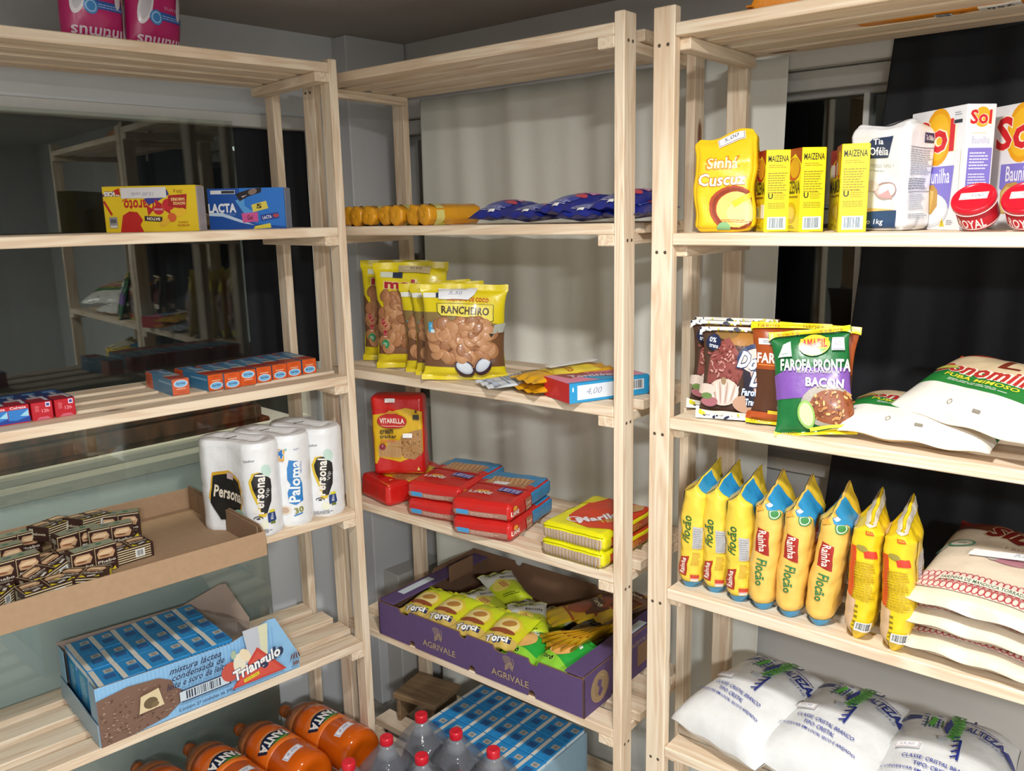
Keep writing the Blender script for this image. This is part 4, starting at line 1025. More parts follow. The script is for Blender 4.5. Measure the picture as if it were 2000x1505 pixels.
# right wall: folded double flap with rounded front corner
pts = [(y0+.003, .0), (y1-.0, .0), (y1, .058), (y0+.03, .058), (y0+.018, .054), (y0+.008, .045), (y0+.003, .032)]
m = MB(); n = len(pts)
m.add([(x1, p[0], p[1]) for p in pts]+[(x1+.0035, p[0], p[1]) for p in pts], [tuple(range(n)), tuple(range(2*n-1, n-1, -1))]+[(i, i+n, (i+1) % n+n, (i+1) % n) for i in range(n)], CBd)
m.rbox(x1-.0035, x1-.0005, y0+.03, y1-.03, .004, .054, CBd, .0005)
f = Face(m, .39, .06, lambda x, y, off: Vector((x1-.0036-off, y0+x, y)), card); f.rect(.33, .028, .002, .034, '7d6248'); f.ring(.325, .028, .008, .016, .0012, '7d6248', -90, 90); f.rect(.05, .020, .03, .0012, '7d6248', 20)
m.obj('tray_wall', tray)
def soap(F):
    Br, Cr, T = '2f1d1a', 'd9cba4', 'c9a27c'
    f, b, t, l, r = F['front'], F['back'], F['top'], F['left'], F['right']
    for s in (f, b):
        for i in range(6): s.rect(.040, .0035+i*.0048, .080, .0022, Cr)
    f.rect(.058, .015, .019, .017, 'e6e8e4'); f.barcode(.058, .015, .015, .014, 0, 'e6e8e4', '3c4150')
    b.rect(.040, .015, .075, .022, '9aa389'); b.ell(.028, .015, .006, .005, '4f7f5e'); b.ell(.052, .015, .008, .004, '5f6f70')
    for q in (0, .043):
        t.rect(q+.0215, .053, .040, .0018, Cr); t.rect(q+.0008, .0275, .0014, .055, 'b9a27c'); t.poly([(q+.006, .030), (q+.034, .028), (q+.039, .038), (q+.034, .047), (q+.010, .048), (q+.004, .040)], T); t.ell(q+.021, .040, .014, .0045, 'e6c8a0', 4); t.ell(q+.018, .034, .010, .002, '8c5a3c', -5)
        t.text('Phebo', q+.0215, .0225, .034, .006, 'd9d2c2', 0, bold=.04); t.lines(q+.0215, .0165, .032, .004, 2, 'b9b3a2'); t.poly([(q+.002, .001), (q+.014, .001), (q+.004, .012)], 'e0cf2a'); t.rect(q+.022, .007, .014, .006, 'd9d4cc', 20); t.poly([(q+.028, .001), (q+.038, .001), (q+.036, .008)], 'e0cf2a')
    r.rect(.010, .015, .014, .022, 'd9b92a'); r.ell(.032, .015, .008, .010, '5a3a30'); r.rect(.046, .015, .010, .024, 'd9c83a'); r.text('90g', .032, .015, .014, .006, 'e6dcc8')
    l.rect(.012, .015, .01, .02, 'b9b39c'); l.text('sabonete', .032, .015, .03, .006, 'd9cfb4', bold=.03)
sp = carton('soap_box', .086, .055, .030, '3a211c', soap, .0008)
SOAPS = [  # a, d, lift, yaw, tilt(on edge), roll, label
 (-.492, .078, 0, 4, 0, 0, 'brown striped soap box nearest the empty half of the tray, barcode in front'),
 (-.462, .215, 0, -20, 90, 0, 'soap box on its edge at the far right end of the pile'),
 (-.520, .228, .031, 30, 0, 8, 'soap box lying slanted at the top right of the pile'),
 (-.585, .238, .031, 34, 0, 5, 'soap box lying slanted next to the rearmost one'),
 (-.560, .170, 0, 8, 90, 0, 'soap box on its edge with a green side up, in the middle of the pile'),
 (-.655, .240, 0, 2, 90, 0, 'soap box on its edge at the back left of the pile'),
 (-.700, .180, 0, 4, 90, 0, 'soap box on its edge left of the middle of the tray'),
 (-.610, .128, 0, 6, 0, 0, 'soap box lying flat in the centre of the pile, stripes to the front'),
 (-.566, .050, 0, 6, 90, 0, 'soap box on its long edge at the tray front, two face pictures side by side'),
 (-.640, .066, .004, 26, 0, -12, 'soap box tipped up among the standing ones'),
 (-.690, .100, 0, 4, 90, 0, 'soap box on its long edge by the left edge of the picture'),
 (-.665, -.010, 0, 6, 0, 0, 'soap box lying at the front wall of the tray, green marks on its side'),
 (-.755, .005, 0, 50, 0, 0, 'soap box with yellow end at the left edge of the picture'),
 (-.500, .150, .0, -6, 90, 0, 'soap box on its edge behind the front right one'),
 (-.600, -.010, 0, -35, 0, 0, 'soap box behind the front wall of the tray with yellow corner showing'),
]
for i, (a, d, lf, yw, tl, rl, lbl) in enumerate(SOAPS):
    o = sp if i == 0 else dup(sp)
    tag(o, lbl, 'box', 'small soap boxes in the tray')
    z = deck('L', 4)+.005+lf
    base = Matrix.Translation(WP('L', a, d, z)) @ Matrix.Rotation(UN['L'][2]+rad(yw), 4, 'Z')
    if tl == 0: o.matrix_world = base @ Matrix.Rotation(rad(rl), 4, 'Y')
    elif rl == 0: o.matrix_world = base @ Matrix.Translation((0, .015, .0275)) @ Matrix.Rotation(PI/2, 4, 'X')
    else: o.matrix_world = base @ Matrix.Translation((0, 0, .043)) @ Matrix.Rotation(PI/2, 4, 'X') @ Matrix.Rotation(PI/2, 4, 'Z') @ Matrix.Translation((0, 0, -.015))
# paper roll packs
def rollpack(seed, kind):
    Rr, hh = .047, .208; gap = .094
    P = []; N_ = 64
    def outline(t):            # peanut around two rolls, front one at the origin, second gap behind
        n = Vector((math.sin(t), -math.cos(t)))
        c = Vector((0, 0)) if n.y < 0 else Vector((0, gap))
        p = c+n*Rr
        return p
    per = [-PI+2*PI*i/N_ for i in range(N_)]
    loop = [outline(t) for t in per]
    # insert waist points on both sides
    L2 = []
    for i, p in enumerate(loop):
        L2.append(p); q = loop[(i+1) % N_]
        if (q-p).length > Rr*.9:
            for k in range(1, 8):
                r = p.lerp(q, k/8); r.x *= 1-.24*math.sin(PI*k/8); L2.append(r)
    # arc-length table
    S = [0]
    for i in range(len(L2)): S.append(S[-1]+(L2[(i+1) % len(L2)]-L2[i]).length)
    tot = S[-1]
    i0 = min(range(len(L2)), key=lambda i: (L2[i]-Vector((0, -Rr))).length); s0 = S[i0]
    off = Vector((seed*3, seed, seed*2))
    def at(s):
        s = (s+s0) % tot; k = 0
        lo, hi = 0, len(L2)
        while hi-lo > 1:
            mid = (lo+hi)//2
            if S[mid] <= s: lo = mid
            else: hi = mid
        t = (s-S[lo])/max(S[lo+1]-S[lo], 1e-9)
        return L2[lo].lerp(L2[(lo+1) % len(L2)], t)
    def pt(s, z):
        p = at(s); v = z/hh
        k = 1
        if v > .965: k = 1-.10*((v-.965)/.035)**2
        if v < .03: k = 1-.08*((.03-v)/.03)**2
        if abs(v-.5) < .03: k = 1-.018*(1-abs(v-.5)/.03)
        c = Vector((0, 0 if p.y < gap/2 else gap))
        q = c+(p-c)*k
        n3 = noise.noise_vector(Vector((q.x, q.y, z))*38+off)*.0014
        return Vector((q.x+n3.x, q.y+n3.y, z+n3.z*.5))
    mb = MB(); W3 = paint('eef0f2', .32, 'film')
    ns, nz = 110, 30; V = [pt(tot*i/ns, hh*j/nz) for j in range(nz+1) for i in range(ns)]
    F = [[j*ns+i, j*ns+(i+1) % ns, (j+1)*ns+(i+1) % ns, (j+1)*ns+i] for j in range(nz) for i in range(ns)]
    mb.add(V, F, W3, True)
    mb.add([pt(tot*i/ns, 0) for i in range(ns)], [tuple(range(ns))[::-1]], W3)
    # top film with dimples over both cores
    V = [pt(tot*i/ns, hh) for i in range(ns)]; rings = [V]
    for k in (.8, .55, .3, .12):
        ring = []
        for i in range(ns):
            p = V[i]; c = Vector((0, 0 if p.y < gap/2 else gap, hh)); q = c+(p-c)*k
            q.z = hh+(.002 if k > .5 else -.006 if k < .2 else -.002)+noise.noise(q*60+off)*.0018; ring.append(q)
        rings.append(ring)
    VV = [v for r_ in rings for v in r_]; FF = [[j*ns+i, j*ns+(i+1) % ns, (j+1)*ns+(i+1) % ns, (j+1)*ns+i] for j in range(4) for i in range(ns)]
    FF.append(tuple(4*ns+i for i in range(ns)))
    mb.add(VV, FF, W3, True)
    fw = .30
    def fn(x, y, o):
        s = x-fw/2-.046; p = pt(s, y); q = pt(s+.001, y)-pt(s-.001, y); n = Vector((q.y, -q.x, 0)).normalized()
        if kind and 0: n = -n
        return p+n*o
    g = Face(mb, fw, hh, fn, film, .005, .0007); c = fw/2
    if kind == 'black':
        def blob(cx, cy, s, col):
            pts = [(-.013, .045), (.000, .047), (.010, .040), (.020, .030), (.022, .010), (.018, -.020), (.008, -.045), (-.006, -.046), (-.008, -.020), (-.018, .006), (-.021, .028)]
            g.poly([(cx+x*s, cy+y*s) for x, y in pts], col)
        blob(c+.006, .095, 1.10, 'e3c23a'); blob(c+.010, .098, 1.0, '17151a')
        g.text('Personal', c+.004, .097, .088, .021, 'f2ece4', 84, bold=.05); g.text('Vip', c+.022, .098, .020, .010, 'd9d6d4', 84)
        g.text('Santher', c-.012, .172, .024, .005, '3a3c44', 4); g.ell(c+.022, .148, .010, .014, 'c8e4d8', 20); g.ell(c+.010, .028, .010, .010, 'ecedd8'); g.ring(c-.002, .042, .010, .007, .002, '3d4048', 0, 180); g.ell(c-.002, .043, .004, .002, '3d4048')
        g.poly([(c+.018, .03), (c+.036, .034), (c+.034, .058), (c+.018, .052)], '1f3f7c'); g.rect(c+.028, .056, .012, .006, 'e2d52c'); g.text('80m', c+.027, .044, .014, .006, 'f0f2f8', 86); g.rect(c+.028, .030, .010, .006, '6c7a2c')
        g.lines(c+.004, .013, .050, .009, 3, '474a55', 4, seed)
        g.poly([(c-.108, .034), (c-.052, .030), (c-.034, .080), (c-.040, .126), (c-.075, .144), (c-.118, .138), (c-.128, .08)], 'd9a830'); g.poly([(c-.106, .030), (c-.054, .034), (c-.039, .080), (c-.045, .122), (c-.078, .137), (c-.116, .131), (c-.126, .07)], '1b1d1e')
        g.text('Personal', c-.076, .092, .080, .028, 'e6dcc8', -8, bold=.05); g.ell(c-.056, .046, .022, .012, 'a9d4c0', 15); g.ell(c-.046, .036, .014, .010, 'd5e8df')
        g.rect(c-.072, .132, .018, .014, 'c9b4b4', -8)
    else:
        g.poly([(c+x, y) for x, y in ((.004, .155), (.024, .150), (.022, .120), (.030, .10), (.030, .058), (.012, .050), (-.002, .056), (-.004, .080), (.004, .098), (-.002, .110), (-.002, .135))], '2a7fc6')
        g.text('Paloma', c+.014, .104, .095, .025, 'f0f6fa', 85, bold=.05); g.text('NEUTRO', c+.029, .135, .026, .005, '2a6fb6', 85)
        g.rect(c-.015, .168, .022, .026, 'e0ab3c', -6); g.text('4', c-.014, .170, .016, .020, '2a74c0', -4, bold=.05, out='f2f4f6'); g.text('ROLOS', c-.016, .154, .018, .005, 'b8641c', -6)
        g.text('Paper', c+.022, .178, .012, .005, '5a7aa0', 10); g.ell(c-.012, .040, .014, .010, 'e8dccb'); g.ell(c-.012, .040, .009, .007, 'c9ae98'); g.ell(c-.026, .034, .004, .003, 'd06a5a'); g.text('30', c+.018, .038, .020, .014, '8c8a2c', 10, bold=.05); g.rect(c+.016, .028, .020, .003, '2a7fc6', 10)
        g.poly([(c-.044, .0), (c-.024, .0), (c-.038, .045)], '2a7fc6'); 
        for x, y in ((-.03, .13), (-.02, .115), (-.034, .07), (.0, .18)): g.ell(c+x, y, .0025, .0025, '86c4c0')
    o = mb.obj('paper_roll_pack')
    tp = MB(); G = Face(tp, .05, .05, lambda x, y, off: Vector((x-.025, y+gap/2-.025, hh+.0035+off)), card); G.rect(.012, .03, .026, .005, '1d1d22', -20); tp.obj('top_tape', o)
    return o
rp_ = rollpack(1, 'black'); tag(rp_, 'white kitchen roll pack with black blob label, beside the cardboard tray', 'roll pack', 'kitchen roll packs')
pose(rp_, 'L', -.216, .040, deck('L', 4), 26)
rp3 = dup(rp_, 'white kitchen roll pack with black blob label, against the right post', 'kitchen roll packs'); pose(rp3, 'L', -.052, .050, deck('L', 4), 18)
rp2 = rollpack(2, 'blue'); tag(rp2, 'white and blue roll pack between the two with black labels', 'roll pack', 'kitchen roll packs')
pose(rp2, 'L', -.136, .048, deck('L', 4), 24)

# ---- shelf 5: printed display carton with milk cartons
def milk(F):
    t, f, r, l = F['top'], F['front'], F['right'], F['left']
    t.rect(.006, .038, .010, .076, 'd9d6cc'); t.rect(.034, .054, .018, .016, 'b9b6ae'); t.rect(.030, .030, .022, .020, '2b5f9a'); t.rect(.040, .008, .012, .012, '2384c2'); t.rect(.034, .054, .010, .009, '8f8d88')
    f.rect(.023, .10, .046, .02, 'e9ecee'); f.ell(.023, .06, .018, .022, 'a5522c'); f.ell(.023, .06, .012, .014, 'f0d9b0'); f.text('Leite', .023, .10, .034, .010, 'b8301c', bold=.04)
    for s in (r, l): s.rect(.038, .06, .05, .08, '2f9ac4'); s.lines(.038, .06, .04, .06, 10, 'c4e0ec'); s.rect(.038, .108, .076, .012, 'd9e6ea')
mk = carton('milk_carton', .0452, .076, .118, '2a8ac8', milk, .001)
tag(mk, 'milk carton in the display box, column one from left, front row', 'carton', 'milk cartons in the display box')
first = True
for i in range(6):
    for j in range(3):
        o = mk if first else dup(mk, 'milk carton in the display box, column %s, %s row' % (['one', 'two', 'three', 'four', 'five', 'six'][i]+' from left', ['front', 'middle', 'back'][j]), 'milk cartons in the display box')
        first = False
        pose(o, 'L', -.570+i*.0458, .050+j*.0775, deck('L', 5)+.004+((i*5+j*3) % 4)*.0006, ((i*7+j*3) % 5-2)*.6)
dbx = empty('display_box', WP('L', 0, 0, deck('L', 5)), UN['L'][2]); tag(dbx, 'long light blue printed display box with sloping end on the lower left shelf', 'display box')
XA, XB = -.604, -.172; YA, YB = .003, .262
def panel(name, pts, y, col, inner='a8968a'):
    m = MB(); n = len(pts)
    m.add([(p[0], y, p[1]) for p in pts], [tuple(range(n))], card(col)); m.add([(p[0], y+.0025, p[1]) for p in pts], [tuple(range(n-1, -1, -1))], CBd)
    m.add([(p[0], y+k, p[1]) for k in (0, .0025) for p in pts], [(i, (i+1) % n, (i+1) % n+n, i+n) for i in range(n)], CBd)
    return m
prof = [(XA, 0), (XB, 0), (XB+.003, .030), (-.222, .140), (-.238, .142), (-.330, .118), (XA, .126)]
m = panel('front', prof, YA, '8fc0e6')
f = Face(m, XB-XA, .142, lambda x, y, off: Vector((XA+x, YA-off, y)), card)
for i in range(47): f.rect(.004+i*.008, .062, .0016, .122, '86b8e0')
f.poly([(.0, .0), (.060, .002), (.130, .012), (.165, .035), (.172, .052), (.150, .070), (.145, .088), (.120, .102), (.06, .108), (0, .100)], '7c5f50')
r5 = random.Random(9)
for i in range(150):
    x, y = r5.uniform(.002, .155), r5.uniform(.006, .098)
    if y > .1-(x-.10)*.6 or y < (x-.06)*.28: continue
    f.ell(x, y, r5.uniform(.001, .003), r5.uniform(.0008, .002), r5.choice(('5c4238', '9a7c6a', 'b09684', '4c342c', 'a58a78')), 0, 6)
f.poly([(.074, .044), (.124, .046), (.116, .086), (.080, .080)], 'dcc9a2'); f.ell(.098, .060, .014, .012, '6a5a40'); f.ell(.106, .054, .008, .006, '7a6848')
TX = '2a2a4c'
for s, cx, cy, w in (('mistura láctea', .195, .110, .110), ('condensada de', .200, .094, .112), ('leite e soro de leite', .196, .078, .128)):
    f.text(s, cx, cy, w, .0135, TX, 0, bold=.012, shear=.35)
f.rect(.212, .047, .106, .027, '2c3c5c'); f.barcode(.212, .047, .100, .022, 0, 'c9d6e0', '33394a', 5); f.rect(.162, .047, .012, .021, 'c9d6e0'); f.rect(.250, .047, .012, .021, 'c9d6e0')
f.text('Contém 27 unidades de 395g', .212, .018, .122, .009, '2d3a5e', 0, bold=.015)
f.poly([(.300, .142), (.352, .142), (.345, .10), (.356, .05), (.300, .05), (.306, .10)], 'bfc4cc'); f.poly([(.336, .142), (.358, .142), (.352, .05), (.340, .05)], 'd8d8b8'); f.ell(.268, .060, .022, .022, 'c4574a', 20); f.ell(.288, .072, .014, .024, 'e6dfc8'); f.ell(.302, .086, .010, .018, 'ead9b8', 30); f.ell(.276, .096, .006, .010, 'a9bca0')
f.poly([(.266, .018), (.395, .018), (.330, .094)], 'c9483c'); f.poly([(.276, .022), (.384, .022), (.330, .084)], 'd4594a')
f.text('Triangulo', .328, .053, .112, .033, 'f4f4f2', 12, bold=.06, shear=.15, out='2f3c5a', ow=.05); f.rect(.312, .030, .036, .008, 'e6d43a', 10); f.text('DESDE 1980', .312, .030, .030, .004, '8a5a1c', 10)
for i in range(4): f.ell(.409+i*.006, .040, .0018, .010-abs(i-1.5)*.002, '6b4a44', (i-1.5)*12)
f.rect(.418, .022, .016, .008, '7a6a72')
m.obj('front_panel', dbx)
panel('back', prof, YB-.0025, 'a8968a').obj('back_panel', dbx)
m = MB(); m.rbox(XA, XB, YA, YB, 0, .0025, CBd, .0004); m.obj('box_floor', dbx)
m = MB(); m.rbox(XA-.0025, XA, YA, YB, 0, .048, card('93a9b6'), .0004); m.obj('side_panel', dbx)
m = MB(); m.rbox(XB-.030, XB-.0275, YA+.003, YB-.003, 0, .03, CBd, .0004); m.obj('side_panel', dbx)
m = MB(); m.rbox(XA+.0005, XA+.002, YA+.003, YA+.045, .048, .122, card('7fa7bd'), .0004); m.obj('corner_flap', dbx)
m = MB(); m.rbox(XA+.0005, XA+.002, YB-.045, YB-.003, .048, .122, card('7fa7bd'), .0004); m.obj('corner_flap', dbx)
m = MB()
sh = [(-.325, .118), (-.30, .124), (-.26, .092), (-.235, .06), (-.20, .035)]
V = []; nx, ny = 14, 12
for i in range(nx+1):
    for j in range(ny+1):
        x = -.325+.135*i/nx; y = YA+.006+(YB-YA-.014)*j/ny
        z = .112-.075*(i/nx)**1.2+.012*noise.noise(Vector((x, y, 0))*28)+.008*math.sin(j*.9)*(i/nx)
        V.append((x, y, max(z, .034)))
m.add(V, [(i*(ny+1)+j, (i+1)*(ny+1)+j, (i+1)*(ny+1)+j+1, i*(ny+1)+j+1) for i in range(nx) for j in range(ny)], clearish('torn_wrap', 'b9b4b0', .35, .15), True)
m.obj('plastic_wrap', dbx)

# ---- shelf 6: big orange soda bottles lying down
ORL = liquid_mat('orange_soda', 'e8690f', .10, .28)
CLP = clearish('clear_bottle', 'b8703c', .62, .06)
def fanta():
    root = empty('soda_bottle', (0, 0, 0))
    body = [(0, .010), (.018, .006), (.030, .001), (.040, .0), (.049, .006), (.0535, .018), (.054, .035), (.054, .095), (.0525, .100), (.0525, .165), (.054, .170), (.0535, .190), (.051, .212)]
    m = MB(); m.lathe(body+[(0, .212)], ORL, 44); m.obj('soda_body', root)
    m = MB(); m.lathe([(.0512, .2121), (.0505, .226), (.047, .242), (.040, .257), (.030, .270), (.019, .281), (.0142, .290), (.0135, .300), (.0135, .315)], CLP, 40); m.obj('bottle_shoulder', root)
    m = MB(); m.lathe([(.0535, .1005), (.0537, .1010), (.0537, .1645), (.0535, .165)], paint('f0761c', .3, 'film'), 44)
    R0 = .0539
    f = Face(m, .30, .064, lambda x, y, off: Vector(((R0+off)*math.sin((x-.15)/R0), -(R0+off)*math.cos((x-.15)/R0), .1005+y)), card, .005)
    f.rect(.15, .0035, .30, .003, 'f79a4a'); f.ell(.150, .034, .036, .023, '17213f', 0); f.ell(.157, .024, .026, .012, '3f8f3c', -8); f.ring(.150, .034, .036, .023, .0015, 'e8a64a')
    f.text('FANTA', .150, .033, .074, .026, 'f7f5f0', 188, bold=.07, out='17213f', ow=.09)
    f.rect(.225, .045, .022, .018, 'd9dde6'); f.lines(.225, .045, .018, .014, 5, '3a4a7a'); f.text('LARANJA', .150, .057, .04, .004, 'f8d9b4')
    m.obj('bottle_label', root)
    m = MB(); m.lathe([(0, .331), (.0125, .3305), (.0142, .328), (.0145, .312), (.0138, .311)], card('a85416'), 24); m.obj('bottle_cap', root)
    m = MB(); f = Face(m, .06, .04, lambda x, y, off: Vector((x-.030, -.0545-off*1-.0004+((x-.03)**2)*9.3, .030+y)), card, .006)
    f.rect(.03, .02, .046, .020, 'ecebf2', 8); f.rect(.03, .02, .042, .016, '6f86c8', 8); f.rect(.03, .02, .040, .0145, 'f3f3f6', 8); f.text('9,00', .03, .02, .026, .009, '4a5c9c', 8, shear=.2); m.obj('price_sticker', root)
    return root
fa0 = fanta()
def lie_bottle(o, a, d, yaw, spin):
    """base forward, label upward"""
    o.matrix_world = (Matrix.Translation(WP('L', a, d-.012, deck('L', 6)+.067)) @ Matrix.Rotation(UN['L'][2]+rad(yaw), 4, 'Z')
                      @ Matrix.Rotation(rad(-95), 4, 'X') @ Matrix.Rotation(rad(spin), 4, 'Z') @ Matrix.Scale(1.10, 4))
for i, (a, d, yw, spn, lbl) in enumerate(((-.050, -.040, 4, -12, 'orange soda bottle lying on the bottom left shelf, next to the post'),
        (-.182, -.034, 3, -16, 'orange soda bottle lying second from the post'), (-.312, -.026, 3, -4, 'orange soda bottle lying third from the post, label half in the frame'),
        (-.440, -.010, 2, -10, 'orange soda bottle at the lower left, mostly below the picture edge'))):
    o = fa0 if i == 0 else dup(fa0)
    tag(o, lbl, 'bottle', 'orange soda bottles lying on the shelf'); lie_bottle(o, a, d, yw, spn)

# ================================================================ MIDDLE UNIT
# ---- shelf 2: gold cookie rolls and blue packets
def cookroll(seed):
    mb = MB(); off = Vector((seed*5, seed*2, seed)); Rr, LL = .0215, .150
    GO = film('dc9a1c')
    def xf(v):
        n = noise.noise_vector(v*60+off)*.0014
        a = math.atan2(v.y, v.x); k = 1+.05*math.cos(a*6+seed)
        return Vector((v.x*k, v.y*k, v.z))+n
    mb.lathe([(.003, .003), (.009, -.001), (.013, .002), (.018, .0005), (.0218, .004), (.0205, .012), (.0212, .03), (.0205, .05), (.0212, .08), (.0206, .11), (.0212, .138), (.0215, .146), (.015, .150), (0, .149)], GO, 30, xf)
    f = Face(mb, .13, .13, lambda x, y, off_: xf(Vector(((.0212)*math.cos((x-.065)/.0212), (.0212)*math.sin((x-.065)/.0212), .010+y)))+Vector((math.cos((x-.065)/.0212), math.sin((x-.065)/.0212), 0))*(off_+.0012), film, .006)
    f.rect(.065, .022, .13, .020, 'd9cf7a'); f.ell(.062, .022, .018, .011, '3c4466'); f.ring(.062, .022, .012, .007, .002, '9aa4bc'); f.ell(.04, .036, .012, .008, 'd9d63a'); f.rect(.06, .075, .026, .030, '7a3c1c', 0); f.rect(.06, .075, .024, .028, 'dc9a1c'); f.ell(.06, .075, .008, .006, '7a3c1c'); f.text('8', .060, .105, .012, .012, '9c4a1c', 90); f.lines(.08, .06, .02, .08, 12, 'a8641c')
    return mb.obj('cookie_roll')
ck = cookroll(1)
LBR = ['gold wrapped cookie roll partly hidden by the left unit post', 'gold wrapped cookie roll, second from the left', 'gold wrapped cookie roll, third from the left', 'gold wrapped cookie roll, fourth from the left, set back a little', 'gold wrapped cookie roll, fifth from the left', 'gold wrapped cookie roll, sixth from the left, set back', 'gold wrapped cookie roll at the right end showing its printed side']
for i, (a, d, yw) in enumerate(((-.738, .022, 0), (-.700, .014, -2), (-.655, .012, 0), (-.611, .020, -3), (-.570, .014, 0), (-.523, .022, -2), (-.482, .012, -8))):
    o = ck if i == 0 else dup(ck)
    tag(o, LBR[i], 'cookie roll', 'gold cookie rolls')
    o.matrix_world = Matrix.Translation(WP('M', a, d, deck('M', 2)+.0225)) @ Matrix.Rotation(UN['M'][2]+rad(yw), 4, 'Z') @ Matrix.Rotation(-PI/2, 4, 'X') @ Matrix.Rotation(rad(i*40 if i < 6 else 150), 4, 'Z')
def bluepack(seed):
    pl = Pillow(.095, .150, .018, .014, sb=.05, st=.05, amp=.003, seed=seed, n=2.6, ep=.4)
    def draw(f):
        f.ell(.05, .05, .030, .024, '3e4ea8'); f.poly([(.03, .10), (.08, .12), (.085, .09), (.03, .08)], 'd26ab0'); f.ell(.07, .07, .014, .012, 'c84a5a'); f.lines(.05, .03, .06, .02, 4, 'c9cbe8'); f.text('Recheado', .048, .10, .07, .016, 'f0eef8', bold=.04)
        return [lambda o: price(f, o, .05, .016, .014, .008, '', 0, None)]
    return bag('biscuit_packet', pl, '1f2a80', draw, 18, 22)
bp_ = bluepack(4)
LBB = ['dark blue biscuit packet beside the gold rolls', 'dark blue biscuit packet, second from the gold rolls', 'dark blue biscuit packet lying in the middle of its row', 'dark blue biscuit packet with pink print before the post', 'dark blue biscuit packet partly behind the post', 'dark blue biscuit packet showing between the two posts']
for i, (a, d, z, yw) in enumerate(((-.300, .010, .014, 12), (-.215, .008, .014, 4), (-.150, .016, .022, -6), (-.085, .006, .014, 6), (-.030, .020, .026, -4), (.012, .030, .016, 3))):
    o = bp_ if i == 0 else dup(bp_)
    if i == 5: a = -.005
    tag(o, LBB[i], 'packet', 'dark blue biscuit packets'); pose(o, 'M', a, d, deck('M', 2)+z, yw, -86 if i % 2 else -80)

